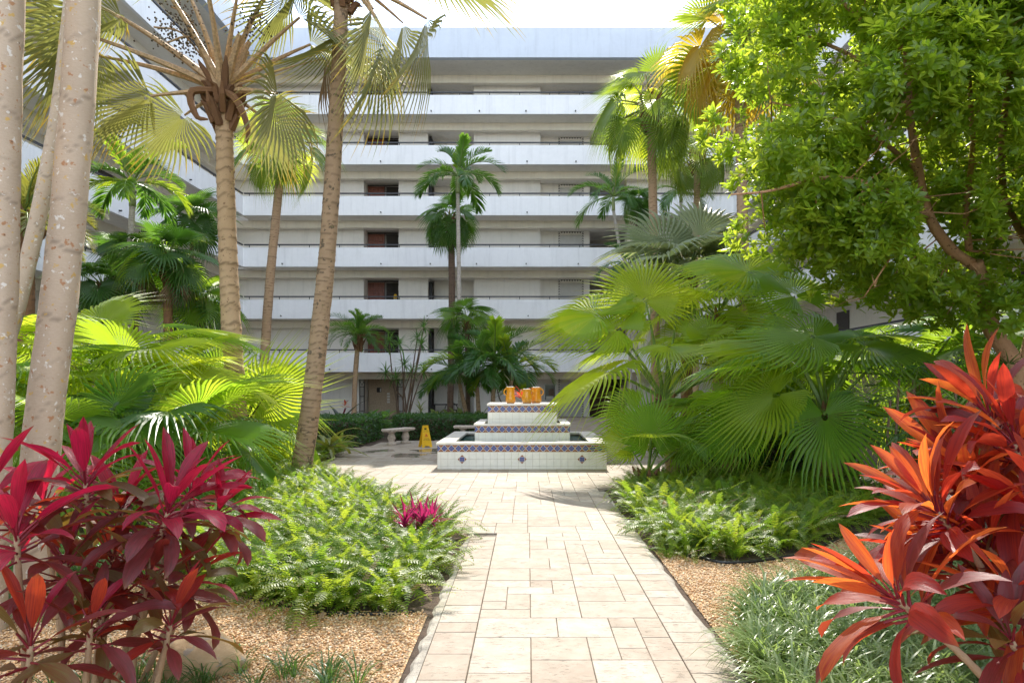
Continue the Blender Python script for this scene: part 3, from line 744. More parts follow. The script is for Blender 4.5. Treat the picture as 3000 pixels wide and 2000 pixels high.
# ground floor: restroom wall, iron gate, notice case, tables
B('restroom_wall', 'tan_stone', (-9.40, -7.42, YW+1.02, YW+1.2, 0, ceils[0]))
B('restroom_door', 'tan_stone', (-8.02, -7.60, YW+.93, YW+.98, 0, 2.12))
sg = thing('wall_plaque', 'small dark slanted dispenser on the tan restroom wall', 'plaque', (-8.75, YW+.95, 1.5))
MB().box(-8.88, -8.62, YW+.94, YW+1.01, 1.42, 1.70).o('casing', sg, 'iron_dark'); MB().box(-8.68, -8.63, YW+.925, YW+.938, 1.45, 1.66).o('edge_strip', sg, 'paper')
nb = thing('notice_strip', 'four pale notices in a column on the tan restroom wall', 'notices', (-8.2, YW+.96, 1.0))
for i in range(4): MB().box(-8.28, -8.12, YW+1.00, YW+1.015, .80+i*.16, .91+i*.16).o('notice', nb, 'paper')
def iron_gate(label, x, w):
    g = thing('iron_gate', label, 'gate', (x, YW-.1, 0), 'wrought iron gate leaves by the restroom')
    mb = MB()
    for i in range(2): mb.tube([(x+i*w, YW-.1, 0), (x+i*w, YW-.1, 2.2)], .028, 6)
    for z in (.35, 1.2, 1.75, 2.15): mb.tube([(x, YW-.1, z), (x+w, YW-.1, z)], .018, 6)
    mb.o('frame', g, 'iron_dark')
    for i in range(1, 4):
        MB().tube([(x+w*i/4, YW-.1, 0.1), (x+w*i/4, YW-.1, 1.75)], .011, 5).o('bar', g, 'iron_dark')
    for s in (-1, 1):
        pts = [(x+w/2+s*(.03+.055*math.sin(a)), YW-.1, 1.95+.13*math.cos(a*.5+.2)) for a in np.linspace(0, 6, 14)]
        MB().tube(pts, .012, 5).o('scroll', g, 'iron_dark')
iron_gate('open wrought iron gate leaf left of the tan restroom wall', -9.62, .26)
iron_gate('barred wrought iron gate leaf right of the tan restroom wall', -7.45, .30)
case = thing('notice_case', 'white framed glass notice case on the gallery wall beside the lift', 'notice case', (1.25, YW+.6, 1.5))
MB().box(.98, 1.62, YW+.64, YW+.69, .98, 1.86).o('backing', case, 'glass_dark')
B('frame', 'white_paint', (.95, 1.65, YW+.62, YW+.638, .93, .985), (.95, 1.65, YW+.62, YW+.638, 1.86, 1.915), (.95, 1.0, YW+.62, YW+.638, .986, 1.859), (1.60, 1.65, YW+.62, YW+.638, .986, 1.859), parent=case)
B('poster', 'poster_dark', (1.22, 1.55, YW+.628, YW+.637, 1.22, 1.62), parent=case); B('notice', 'paper', (1.08, 1.50, YW+.626, YW+.636, 1.01, 1.20), parent=case)
ex = thing('exit_sign', 'small red exit sign under the left gallery', 'sign', (-15.9, 34.5, 2.3)); 
MB().box(-15.2, -14.88, 35.2, 35.26, 2.20, 2.42).o('sign_box', ex, 'red_box'); MB().box(-15.06, -15.02, 35.21, 35.25, 2.42, 2.58).o('hanger', ex, 'rail_metal')
al = thing('fire_alarm', 'red fire alarm pull box below a thin conduit in the passage', 'alarm', (-4.6, 40.4, 1.2))
MB().box(-4.68, -4.52, YW+1.22, YW+1.299, 1.02, 1.20).o('box', al, 'red_box'); MB().tube([(-4.6, YW+1.27, 1.2), (-4.6, YW+1.27, 2.2)], .012, 6).o('conduit', al, 'paper')
nt = tag(MB().box(-3.72, -3.36, YW+1.27, YW+1.299, 1.42, 1.72).o('wall_notice', None, 'paper'), 'white printed notice taped on the passage wall', 'notice')
bl = MB()
for i in range(4): bl.box(-3.68+(i % 2)*.17, -3.55+(i % 2)*.17, YW+1.262, YW+1.2695, 1.46+(i//2)*.13, 1.55+(i//2)*.13)
bl.o('print', nt, 'iron_dark')
def table_set():
    t = thing('iron_table', 'long dark table in the ground floor passage', 'table', (-4.4, YW+.3, 0))
    MB().box(-5.5, -3.35, YW-.1, YW+.55, .70, .76).o('tabletop', t, 'iron_dark')
    for x in (-5.4, -3.5):
        for y_ in (YW-.02, YW+.46): MB().box(x-.03, x+.03, y_-.03, y_+.03, 0, .699).o('leg', t, 'iron_dark')
    c = thing('iron_chair', 'dark arched back chair drawn up to the passage table', 'chair', (-4.35, YW-.3, 0))
    pts = [(-4.35-.36*math.cos(a), YW-.34, .48+.36*math.sin(a)) for a in np.linspace(0, math.pi, 13)]
    MB().tube(pts, .022, 6).o('backrest', c, 'iron_dark')
    for i in (-1, 0, 1): MB().tube([(-4.35+.16*i, YW-.34, .46), (-4.35+.16*i, YW-.34, .80)], .012, 5).o('slat', c, 'iron_dark')
    MB().box(-4.70, -4.0, YW-.72, YW-.32, .42, .46).o('seat', c, 'iron_dark')
    for x in (-4.66, -4.04):
        for y_ in (YW-.68, YW-.36): MB().tube([(x, y_, 0), (x, y_, .42)], .02, 6).o('leg', c, 'iron_dark')
table_set()
B('entrance_doors', 'door_wood', (3.75, 5.6, 45.3, 45.4, 0, 2.2))

# ------------------------------------------------------------------ benches, sign
def bench(label, cx, cy, rz, L=1.15):
    b = thing('stone_bench', label, 'bench', (cx, cy, .03), 'cast stone benches before the hedge')
    M0 = Matrix.Translation((cx, cy, .03)) @ Matrix.Rotation(rz, 4, 'Z')
    mb = MB(); hx, hy = L/2, .19
    prof = [(0, .0), (.018, .012), (.018, .05), (.0, .068)]
    mb.bbox(-hx+.02, hx-.02, -hy+.02, hy-.02, .40, .425, .001); mb.bbox(-hx, hx, -hy, hy, .4255, .485, .016)
    obj('seat', mb.mesh('seat', 'bench_stone'), b, M0)
    pr = [(.145, 0), (.15, .02), (.15, .06), (.11, .085), (.085, .11), (.115, .17), (.125, .22), (.10, .29), (.075, .34), (.095, .36), (.13, .375), (.13, .40)]
    for s in (-1, 1):
        obj('pedestal', MB().lathe((s*L*.29, 0, 0), pr, 20).mesh('pedestal', 'bench_stone', smooth=True), b, M0)
bench('weathered stone bench on turned pedestals left of the yellow sign', PX(1165, 20.6), 20.75, R(62))
bench('stone bench half hidden behind the fountain basin', PX(1392, 22), 22.15, 0, 1.4)

def wet_sign():
    Y = 19.75; x = PX(1246, Y)
    t = thing('wet_floor_sign', 'yellow folding wet floor caution sign on the damp paving', 'sign', (x, Y, .035))
    H = .66; sp = .17; rz = R(28)
    M0 = Matrix.Translation((x, Y, .035)) @ Matrix.Rotation(rz, 4, 'Z')
    def leaf(s):
        mb = MB(); wt, wb_ = .09, .155; h = .62
        # outline with a handle hole near the top and a cut-out foot
        out = [(-wb_, 0), (-wb_*.55, 0), (-wb_*.4, .05), (wb_*.4, .05), (wb_*.55, 0), (wb_, 0), (wt, h), (-wt, h)]
        hole = [(-.045, h-.10), (.045, h-.10), (.04, h-.05), (-.04, h-.05)]
        vs = []
        for d in (0, .012):
            vs += [(a, d, b) for a, b in out]+[(a, d, b) for a, b in hole]
        n = 12
        def fr(o, flip):
            f = [(0, 1, 2), (0, 2, 8), (2, 3, 9, 8), (3, 4, 5), (3, 5, 9), (5, 6, 10, 9), (6, 7, 11, 10), (7, 0, 8, 11)]
            return [tuple(i+o for i in (q if flip else q[::-1])) for q in f]
        fs = fr(0, True)+fr(n, False)
        for i in range(8): fs.append((i, (i+1) % 8, n+(i+1) % 8, n+i)[::-1])
        for i in range(4): fs.append((8+i, 8+(i+1) % 4, n+8+(i+1) % 4, n+8+i))
        mb.add(vs, fs); return mb
    lean = math.asin(sp/.64)
    for s, nm in ((-1, 'front_leaf'), (1, 'rear_leaf')):
        Ml = M0 @ Matrix.Translation((0, s*sp, 0)) @ Matrix.Rotation(s*lean, 4, 'X')
        if s > 0: Ml = Ml @ Matrix.Rotation(R(180), 4, 'Z')
        lf = obj(nm, leaf(s).mesh(nm, 'sign_yellow'), t, Ml)
        for txt, z, sz, mt in (('CAUTION', .485, .034, 'print_black'), ('WET FLOOR', .448, .034, 'print_black'), ('CUIDADO', .245, .034, 'print_black'), ('PISO MOJADO', .208, .032, 'print_black')):
            cu = bpy.data.curves.new('lettering', 'FONT'); cu.body = txt; cu.size = sz; cu.align_x = 'CENTER'
            to = bpy.data.objects.new('lettering_src', cu); col.objects.link(to)
            dg = bpy.context.evaluated_depsgraph_get(); me = bpy.data.meshes.new_from_object(to.evaluated_get(dg))
            bpy.data.objects.remove(to); me.materials.clear(); me.materials.append(M_[mt])
            obj('lettering', me, lf, Ml @ Matrix.Translation((0, -.003, z)) @ Matrix.Rotation(R(90), 4, 'X'))
        mb = MB(); a, c = .062, .014
        for r0, r1 in ((a, a-c),):
            pts = [(math.cos(R(90+120*i)), math.sin(R(90+120*i))) for i in range(3)]
            vs = [(p[0]*r0, -.003, .345+p[1]*r0) for p in pts]+[(p[0]*r1*.8, -.003, .345+p[1]*r1*.8) for p in pts]
            mb.add(vs, [(0, 1, 4, 3), (1, 2, 5, 4), (2, 0, 3, 5)])
        mb.add([(-.008, -.0032, .375), (.010, -.0032, .375), (.016, -.0032, .335), (.024, -.0032, .320), (.012, -.0032, .322), (.0, -.0032, .34), (-.02, -.0032, .320), (-.012, -.0032, .345)], [(0, 7, 6, 5, 4, 3, 2, 1)])
        obj('warning_triangle', mb.mesh('warning_triangle', 'print_red'), lf, Ml)
    MB().box(-.09, .09, -.02, .02, .60, .625).o('hinge', t, 'sign_yellow', M=M0)
wet_sign()
# ------------------------------------------------------------------ leaf and trunk shapes
def fan_mesh(name, mat, pet=1.2, n=36, A=150, bend=35, split=.55, droop=.12, tipdroop=.35, cup=.15, thread=0.0, sag=.10, petmat='petiole', pw=.030, costa=.18, seed=0, jit=.05, wide=1.0):
    """fan leaf of blade radius 1 at the end of a petiole; origin at the petiole foot, +X outwards, +Z upper face"""
    rs = random.Random(seed); mb = MB()
    m = 6; pp = [Vector((pet*t/m, 0, -sag*pet*(t/m)**2)) for t in range(m+1)]
    mb.tube(pp, [pw*(1.25-.85*t/m) for t in range(m+1)], 5, cap=False, mi=1)
    hub = pp[-1]; a0 = math.atan2(-2*sag, 1); a = a0-R(bend)
    ux = Vector((math.cos(a), 0, math.sin(a))); uy = Vector((0, 1, 0)); uz = ux.cross(uy)
    Ar = R(A); dth = Ar/n; rings = [.05, .28, split, split+(1-split)*.4, split+(1-split)*.75, 1.0]
    for i in range(n):
        th = -Ar+(2*i+1)*dth; L = (1-.22*(abs(th)/Ar)**2)*rs.uniform(1-jit, 1+jit*.6); td = tipdroop*rs.uniform(.5, 1.5); tw = rs.uniform(-.5, .5)*jit*2
        vs = []; rad = []; var = rs.random()*.25
        wsp = split*math.tan(dth)
        tl = L*(1+thread*rs.uniform(.3, 1)) if thread else L
        for q, r in enumerate(rings):
            rr = r*L if r < 1 else tl
            f = max(0.0, (r-split)/(1-split))
            w = r*math.tan(dth)*wide if r <= split else wsp*wide*(1-f)**.9
            if thread and .5 < f < .9: w *= .55
            th2 = th+tw*f
            base = Vector((math.cos(th2), math.sin(th2)))
            side = Vector((-math.sin(th2), math.cos(th2)))
            co = costa*max(0, math.cos(th))*min(1, r/.3)
            for sg in (-1, 0, 1):
                u = base.x*rr+side.x*w*sg+co; v = base.y*rr+side.y*w*sg
                h = cup*abs(math.sin(th))*rr-droop*rr*rr + (w*.8 if sg == 0 else 0)
                p = hub+ux*u+uy*v+uz*h
                p.z -= td*f*f*(.55+.45*L)
                if thread and r == 1: p.z -= (tl-L)*.8
                vs.append(p); rad.append(min(1, r))
        fs = []
        for q in range(len(rings)-1):
            b = q*3; fs += [(b, b+1, b+4, b+3), (b+1, b+2, b+5, b+4)]
        mb.add(vs, fs, var=var, rad=rad, mi=0)
    return mb.mesh(name, mat, petmat)

def pinnate_mesh(name, mat, L=1.0, n=34, ll=.26, lw=.026, rise=40, arch=95, vee=25, fwd=48, hang=.35, bare=.16, seed=0, petmat='petiole_green', jit=.12, kink=0.0):
    """feather frond of length 1; origin at its foot, +X outwards, +Z up (rise is the starting slope)"""
    rs = random.Random(seed); mb = MB(); m = 14
    pts = [Vector((0, 0, 0))]; ang = R(rise); tg = []
    for i in range(m):
        a = R(rise)-R(arch)*((i+.5)/m)**1.25; tg.append(a)
        pts.append(pts[-1]+Vector((math.cos(a), 0, math.sin(a)))*L/m)
    mb.tube(pts, [.016*(1-.88*i/m) for i in range(m+1)], 5, cap=False, mi=1)
    for i in range(n):
        t = bare+(1-bare)*(i+.5)/n; k = min(m-1, int(t*m)); f = t*m-k
        p = pts[k].lerp(pts[k+1], f); a = tg[k]
        T = Vector((math.cos(a), 0, math.sin(a))); N = Vector((-math.sin(a), 0, math.cos(a)))
        pr = (math.sin(math.pi*min(1, (t-bare)/(1-bare)*.86+.12)))**.55
        for sg in (-1, 1):
            l = ll*pr*rs.uniform(1-jit, 1+jit); fa = R(fwd+25*t+rs.uniform(-7, 7)); ve = R(vee+rs.uniform(-12, 12))
            S = Vector((0, sg, 0))
            d = (T*math.sin(fa)*.72+S*math.cos(fa)*math.cos(ve)+N*math.sin(ve)*.9).normalized()
            wv = d.cross(N); wv = wv.normalized()*lw*rs.uniform(.8, 1.15)*(.6+.4*pr)
            q = [p, p+d*l*.38, p+d*l*.74, p+d*l]
            q[1] = q[1]-Vector((0, 0, hang*l*.10)); q[2] = q[2]-Vector((0, 0, hang*l*.42)); q[3] = q[3]-Vector((0, 0, hang*l*.85))
            mid = N*lw*.35
            vs = [q[0]-wv*.3, q[0]+wv*.3, q[1]-wv, q[1]+mid*.4, q[1]+wv, q[2]-wv*.72, q[2]+mid*.3, q[2]+wv*.72, q[3]]
            mb.add(vs, [(0, 1, 3), (0, 3, 2), (1, 4, 3), (2, 3, 6, 5), (3, 4, 7, 6), (5, 6, 8), (6, 7, 8)], var=rs.random()*.3, rad=t, mi=0)
    return mb.mesh(name, mat, petmat)

def blade_mesh(name, mat, L=1.0, w=.20, pet=.22, curve=40, rise=0, gut=.35, nx=9, twist=0, peak=.5, wav=.0, seed=0, petmat='petiole_red', pr=.014, tipcurl=0):
    """single strap or lance leaf of length 1; origin at the foot, +X outwards, +Z upper face"""
    rs = random.Random(seed); mb = MB()
    pts = [Vector((0, 0, 0))]; angs = []
    m = nx
    for i in range(m):
        t = (i+.5)/m; a = R(rise)-R(curve)*t-R(tipcurl)*max(0, t-.7)/.3; angs.append(a)
        pts.append(pts[-1]+Vector((math.cos(a), 0, math.sin(a)))*L/m)
    vs = []; fs = []; rad = []
    for i, p in enumerate(pts):
        t = i/m; a = angs[min(i, m-1)]; N = Vector((-math.sin(a), 0, math.cos(a)))
        tt = max(0, (t-pet)/(1-pet))
        hw = w*.5*(math.sin(math.pi*tt**(math.log(.5)/math.log(peak)))**.75 if 0 < tt < 1 else 0)
        hw = max(hw, pr*.8 if t < pet+.02 else 0.0)
        ta = R(twist)*t
        for q, sg in enumerate((-1, -.5, 0, .5, 1)):
            s = Vector((0, math.cos(ta), 0))*sg*hw+N*(math.sin(ta)*sg*hw+gut*hw*abs(sg)**1.3+wav*hw*math.sin(9*t+sg*2+seed)*abs(sg))
            vs.append(p+s); rad.append(t)
    for i in range(m):
        for q in range(4):
            b = i*5+q; fs.append((b, b+1, b+6, b+5))
    mb.add(vs, fs, rad=rad)
    if pet > .08 and petmat:
        k = max(2, int(pet*m)+2); mb.tube([q-Vector((0, 0, pr*.5)) for q in pts[:k]], [pr*(1-.4*i/k) for i in range(k)], 5, cap=False, mi=1)
        me = mb.mesh(name, mat, petmat, smooth=True)
    else: me = mb.mesh(name, mat, smooth=True)
    if True:
        ul = me.uv_layers.new(name='UVMap')
    return me

def curve_pts(ctrl, n):
    """Catmull-Rom through control points"""
    c = [Vector(p) for p in ctrl]; c = [c[0]*2-c[1]]+c+[c[-1]*2-c[-2]]; out = []; m = len(c)-3
    for i in range(n+1):
        u = m*i/n; k = min(m-1, int(u)); t = u-k; p0, p1, p2, p3 = c[k:k+4]
        out.append(.5*((2*p1)+(p2-p0)*t+(2*p0-5*p1+4*p2-p3)*t*t+(3*p1-p0-3*p2+p3)*t**3))
    return out
from mathutils import noise as mnoise
import bisect
def trunk_mesh(ctrl, r0, r1, mat, ring=.14, step=.05, flare=.0, n=16, rough=.015, steps_out=.05, dk=.16):
    """palm trunk: uneven leaf-scar rings that wander round the stem, swellings and dents"""
    L = sum((Vector(ctrl[i+1])-Vector(ctrl[i])).length for i in range(len(ctrl)-1))
    big = mat in ('bark_ringed', 'bark_mossy', 'bark_pale')
    if big: n = 24; step = .03
    if mat == 'bark_ringed': steps_out, rough = .10, .03
    m = max(12, int(L/step)); pts = curve_pts(ctrl, m)
    starts = [-.3]
    while starts[-1] < L+.5: starts.append(starts[-1]+ring*random.uniform(.55, 1.5))
    amp = [random.uniform(.4, 1.4) for _ in starts]; sd_ = random.uniform(0, 90)
    vs = []; fs = []; var = []; pa = None
    for i, p in enumerate(pts):
        t = i/m; d = L*t; tg = (pts[min(i+1, m)]-pts[max(i-1, 0)]).normalized()
        a_ = tg.cross(Vector((.1, 1, .2))).normalized() if pa is None else (pa-tg*pa.dot(tg)).normalized()
        pa = a_; b_ = tg.cross(a_)
        for k in range(n):
            q = 2*math.pi*k/n; ca, sa = math.cos(q), math.sin(q)
            dd = d+ring*.45*mnoise.noise(Vector((ca*1.1, sa*1.1, d*1.2+sd_)))
            j = bisect.bisect(starts, dd)-1; fr = min(1, (dd-starts[j])/(starts[j+1]-starts[j]))
            nz = mnoise.noise(Vector((ca*.9+sd_, sa*.9, d*2.2)))*.05+mnoise.noise(Vector((ca*2.5, sa*2.5+sd_, d*7)))*rough
            r = (r0+(r1-r0)*t)*(1+steps_out*amp[j]*(1-fr)+nz)+flare*math.exp(-d/.25)
            vs.append(p+(a_*ca+b_*sa)*r); var.append(min(1, amp[j]) if fr < dk else 0.0)
    for i in range(m):
        for k in range(n):
            k2 = (k+1) % n; fs.append((i*n+k, i*n+k2, (i+1)*n+k2, (i+1)*n+k))
    fs.append(tuple(m*n+k for k in range(n)))
    return MB().add(vs, fs, var=var).mesh('trunk', mat, smooth=True), pts[-1], (pts[-1]-pts[-2]).normalized()

# leaf libraries (shared mesh data)
FAN = {}
def fan_lib(key, mat, **kw):
    out = []
    for i, (pet, bend, cup, td, dr) in enumerate(((.7, 25, .25, .30, .10), (1.0, 45, .12, .40, .14), (1.0, 15, .30, .25, .08), (1.5, 55, .08, .45, .16), (1.5, 30, .18, .30, .12), (2.1, 70, .05, .5, .18), (2.1, 40, .15, .35, .12))):
        a = dict(pet=pet, bend=bend, cup=cup, tipdroop=td, droop=dr, seed=i*7+len(FAN)*31); a.update({k: v for k, v in kw.items() if k not in ('bendadd', 'tds')})
        a['bend'] += kw.get('bendadd', 0); a['tipdroop'] *= kw.get('tds', 1)
        out.append((pet, fan_mesh('fan_leaf', mat, **a)))
    FAN[key] = out
fan_lib('bright', 'fan_bright', n=50, A=158, split=.52, thread=.20, tds=1.25, petmat='petiole_green')
fan_lib('mid', 'fan_mid', n=50, A=158, split=.52, thread=.20, tds=1.25, petmat='petiole_green')
fan_lib('dark', 'fan_dark', n=34, A=150, split=.52, petmat='petiole_green')
fan_lib('olive', 'fan_olive', n=34, A=100, split=.50, petmat='petiole_tan', pw=.045, bendadd=15, cup=.45, costa=.3)
fan_lib('hang', 'fan_olive', n=24, A=62, split=.45, petmat='petiole_tan', pw=.034, bendadd=28, cup=.6, costa=.35, tds=.8)
fan_lib('wash', 'fan_wash', n=32, A=108, split=.50, thread=.16, petmat='petiole', bendadd=12, tds=1.3)
fan_lib('yellow', 'fan_yellow', n=30, A=120, split=.5, thread=.15, petmat='petiole')
fan_lib('silver', 'fan_silver', n=34, A=150, split=.6, petmat='petiole_green')
fan_lib('dead', 'fan_dead', n=20, A=70, split=.6, petmat='petiole_tan', bendadd=40, cup=.9)
fan_lib('lady', 'fan_dark', n=9, A=120, split=.08, wide=1.0, jit=.1, petmat='petiole_green', tds=.5, costa=.05)

def put_fan(root, lib, crown, d, dist, Rb, roll=0.0, zref=None, tilt=0.0):
    """fan leaf from the crown along d; petiole length dist, blade radius near Rb"""
    want = dist/Rb; opts = sorted(FAN[lib], key=lambda o: abs(math.log(o[0]/want))+random.uniform(0, .35))
    pet, me = opts[0]; s = dist/pet
    s = .5*s+.5*Rb*1.0 if .75 < (dist/pet)/Rb < 1.33 else Rb
    M = frame(d, zref or (0, 0, 1), crown, s) @ Matrix.Rotation(roll, 4, 'X')
    return obj('leaf', me, root, M)
def fan_at(root, lib, crown, hubp, Rb, roll=0.0, zref=None):
    v = Vector(hubp)-Vector(crown); return put_fan(root, lib, Vector(crown), v, v.length, Rb, roll, zref)

def crown_fans(root, libs, crown, n, dist, Rb, el0=78, el1=-30, seed=1, az0=0.0, keep=None, axis=None):
    rs = random.Random(seed)
    for i in range(n):
        t = (i+.5)/n; az = az0+i*2.39996+rs.uniform(-.25, .25)
        if keep and not keep(math.degrees(az) % 360): continue
        el = R(el0+(el1-el0)*t**.85+rs.uniform(-8, 8))
        lib = libs if isinstance(libs, str) else rs.choices([l for l, w in libs], [w for l, w in libs])[0]
        f = rs.uniform(.85, 1.12)*(.82+.18*min(1, t*2.5))
        put_fan(root, lib, Vector(crown), azel(az, el), dist*f, Rb*rs.uniform(.9, 1.1)*(.85+.15*min(1, t*3)), rs.uniform(-.35, .35))
def boots(root, crown, r, h, n=22, seed=1, mat='boots', drop=.0):
    """ragged old leaf bases under the crown"""
    rs = random.Random(seed); mb = MB()
    for i in range(n):
        az = i*2.39996+rs.uniform(-.3, .3); z = -h+h*1.1*i/n; q = Vector((math.cos(az), math.sin(az), 0))
        p0 = Vector(crown)+Vector((0, 0, z-.06))+q*r*.55; p1 = p0+q*r*rs.uniform(.5, .9)+Vector((0, 0, h*rs.uniform(.25, .5))); p2 = p1+q*r*rs.uniform(.1, .5)+Vector((0, 0, h*rs.uniform(-.1, .3)))
        mb.tube([p0, p1, p2], [r*.32, r*.22, r*.05], 5, var=rs.random()*.6)
    tag(mb.o('leaf_boots', root, mat), kind='stuff')

def fan_palm(label, base, crown, rt, libs, n, dist, Rb, bark='bark_slim', mid=None, el0=78, el1=-30, seed=1, boot=None, group=None, name='fan_palm', keep=None, heroes=(), az0=0.0, ring=.12, flare=.05, dead=0, soul=0.0):
    t = thing(name, label, 'palm', base, group)
    ctrl = [Vector(base)-Vector((0, 0, .1))]+[Vector(m) for m in (mid or [])]+[Vector(crown)]
    if (Vector(crown)-Vector(base)).length > .25:
        me, top, tg = trunk_mesh(ctrl, rt[0], rt[1], bark, ring=ring, flare=flare, step=min(.05, ring*.4))
        obj('trunk', me, t)
    crown_fans(t, libs, crown, n, dist, Rb, el0, el1, seed, az0, keep)
    if boot: boots(t, crown, boot[0], boot[1], boot[2], seed)
    for lib, hp, rb, *rest in heroes: fan_at(t, lib, crown, hp, rb, *rest)
    for i in range(dead):
        a = seed+i*2.1; put_fan(t, 'dead', Vector(crown)-Vector((0, 0, .2)), azel(a, R(-35)), dist*.8, Rb*.8)
    return t

PIN = {}
def pin_lib(key, mat, **kw):
    PIN[key] = [pinnate_mesh('frond', mat, seed=i*5+len(PIN)*17, **{**dict(rise=ri, arch=ar, vee=ve), **kw}) for i, (ri, ar, ve) in enumerate(((70, 70, 38), (45, 95, 28), (25, 100, 18), (5, 75, 8)))]
pin_lib('dark', 'pinna_dark', n=44, ll=.30, lw=.015)
pin_lib('lit', 'pinna_lit', n=42, ll=.32, lw=.018)
pin_lib('date', 'pinna_dark', n=44, ll=.22, lw=.009, hang=.15, bare=.08)
pin_lib('olive', 'pinna_olive', n=48, ll=.24, lw=.010, hang=.2, bare=.1)
pin_lib('areca', 'pinna_dark', n=40, ll=.30, lw=.012, hang=.5)
def feather_palm(label, base, crown, rt, libs, n, L, bark='bark_white', mid=None, seed=1, shaft=None, group=None, name='feather_palm', spear=None, az0=0.0, boot=None, low=1.0, ring=.1):
    rs = random.Random(seed); t = thing(name, label, 'palm', base, group)
    ctrl = [Vector(base)-Vector((0, 0, .1))]+[Vector(m) for m in (mid or [])]+[Vector(crown)]
    me, top, tg = trunk_mesh(ctrl, rt[0], rt[1], bark, ring=ring, flare=.03, step=min(.05, ring*.4), dk=(.05 if ring > .3 else .16), steps_out=(.025 if ring > .3 else .05)); obj('trunk', me, t)
    c = Vector(crown)
    if shaft:
        pts = curve_pts([c-Vector((0, 0, .05)), c+Vector((0, 0, shaft*.5)), c+Vector((0, 0, shaft))], 8)
        MB().tube(pts, [rt[1]*(1.35-.5*abs(i/8-.25)-.35*i/8) for i in range(9)], 10).o('crownshaft', t, 'crownshaft', smooth=True); c = c+Vector((0, 0, shaft*.92))
    if boot: boots(t, c, boot[0], boot[1], boot[2], seed)
    for i in range(n):
        f = (i+.5)/n; az = az0+i*2.39996+rs.uniform(-.2, .2)
        k = min(3, int(f*4*low)); lib = libs if isinstance(libs, str) else rs.choices([l for l, w in libs], [w for l, w in libs])[0]
        M = frame(azel(az, R(rs.uniform(-6, 6))), (0, 0, 1), c, L*rs.uniform(.85, 1.1)) @ Matrix.Rotation(rs.uniform(-.3, .3), 4, 'X')
        obj('leaf', PIN[lib][k], t, M)
    if spear: obj('leaf', PIN[spear][0], t, frame(azel(1.0, R(25)), (0, 0, 1), c, L*.8))
    return t
# ------------------------------------------------------------------ palms
def ground(px, Y): return Vector((PX(px, Y), Y, 0.0))
# pale trunks by the left foreground planting
def tall_grey(label, base, pts, rt, n=9, L=2.4, seed=3):
    feather_palm(label, base, pts[-1], rt, 'lit', n, L, 'bark_pale', mid=pts[:-1], seed=seed, shaft=.9, group='pale trunked palms at the left of the path', name='tall_palm', ring=.42)
tall_grey('thick pale ringed palm trunk spotted with orange lichen behind the pink cordyline', P(95, 1790, 5.4), [P(120, 1330, 5.4), P(186, 760, 5.42), P(230, 250, 5.45), P(262, -350, 5.5), P(275, -1100, 5.5)], (.136, .112), seed=3)
tall_grey('pale palm trunk cut by the edge of the view, left of the thick one', P(-45, 1850, 5.0), [P(-20, 1330, 5.0), P(2, 760, 5.0), P(12, 300, 5.0), P(34, -350, 5.0), P(44, -1250, 5.0)], (.12, .10), seed=5)
tall_grey('slim leaning pale trunk behind the thick lichen spotted one', P(-75, 1420, 8.2), [P(-10, 1110, 8.2), P(62, 850, 8.2), P(128, 560, 8.2), P(175, 300, 8.2), P(215, -60, 8.2), P(240, -420, 8.2)], (.10, .075), n=8, L=1.9, seed=8)

# palm with open crown of olive fans, fruit and stubby boots
c1 = P(655, 265, 13.0)
pa = fan_palm('ringed brown palm with olive fans, tan leaf stalks and dark fruit', P(708, 1408, 13.0), c1, (.185, .145), 'olive', 0, 1.5, 1.25, 'bark_ringed',
              mid=[P(690, 1150, 13), P(672, 850, 13), P(662, 560, 13)], ring=.17, flare=.09, name='fruiting_palm')
D = 13.0
for lib, hx, hy, dy, rb, ro in (
        ('olive', 455, 268, -.3, 1.35, .5), ('olive', 380, 30, -.2, 1.45, .3), ('olive', 345, 142, .5, 1.5, .2), ('olive', 690, -60, -.3, 1.2, .0), ('olive', 860, 40, -.2, 1.35, -.3),
        ('olive', 880, 115, .5, 1.35, -.2), ('olive', 828, 258, -.5, 1.30, -.5), ('olive', 560, -90, .4, 1.3, .2), ('olive', 780, -110, .4, 1.3, -.2), ('olive', 600, -160, -.5, 1.3, .1),
        ('olive', 250, 60, -.1, 1.4, .2), ('olive', 300, -40, .6, 1.4, .2), ('olive', 545, 330, .6, 1.1, .6), ('dead', 925, 150, .2, 1.0, 0), ('olive', 760, 330, .7, 1.1, -.5), ('olive', 470, -120, -.6, 1.35, .1)):
    fan_at(pa, lib, c1, P(hx, hy, D+dy), rb, ro)
boots(pa, c1+Vector((0, 0, .05)), .27, .75, 26, 4)
mb = MB()
for k in range(6):     # broad split leaf bases
    az = k*2.399; q = azel(az, R(62)); mb.tube([c1-Vector((0, 0, .15))+q*.1, c1+q*.55, c1+q*1.05], [.10, .075, .04], 6)
tag(mb.o('leaf_bases', pa, 'petiole_tan'), kind='stuff')
for (fx, fy, ex, ey) in ((610, 190, 450, 80), (625, 170, 490, 125), (600, 150, 500, 20), (690, 170, 770, 40)):
    mb = MB(); a = P(fx, fy, 12.9); b = P(ex, ey, 12.6); mid = a.lerp(b, .5)+Vector((0, 0, .25)); st = curve_pts([a, mid, b], 8); mb.tube(st, .018, 5, mi=1)
    for i in range(110):
        u = random.uniform(.35, 1); p = st[int(u*8)]+Vector((random.gauss(0, .15), random.gauss(0, .13), random.gauss(-.05, .16))); s = random.uniform(.013, .021)
        mb.lathe(p, [(s*.4, -s), (s, -s*.3), (s, s*.3), (s*.4, s)], 5)
    tag(obj('fruit_cluster', mb.mesh('fruit_cluster', 'fruit_dark', 'petiole_tan'), pa), kind='stuff')
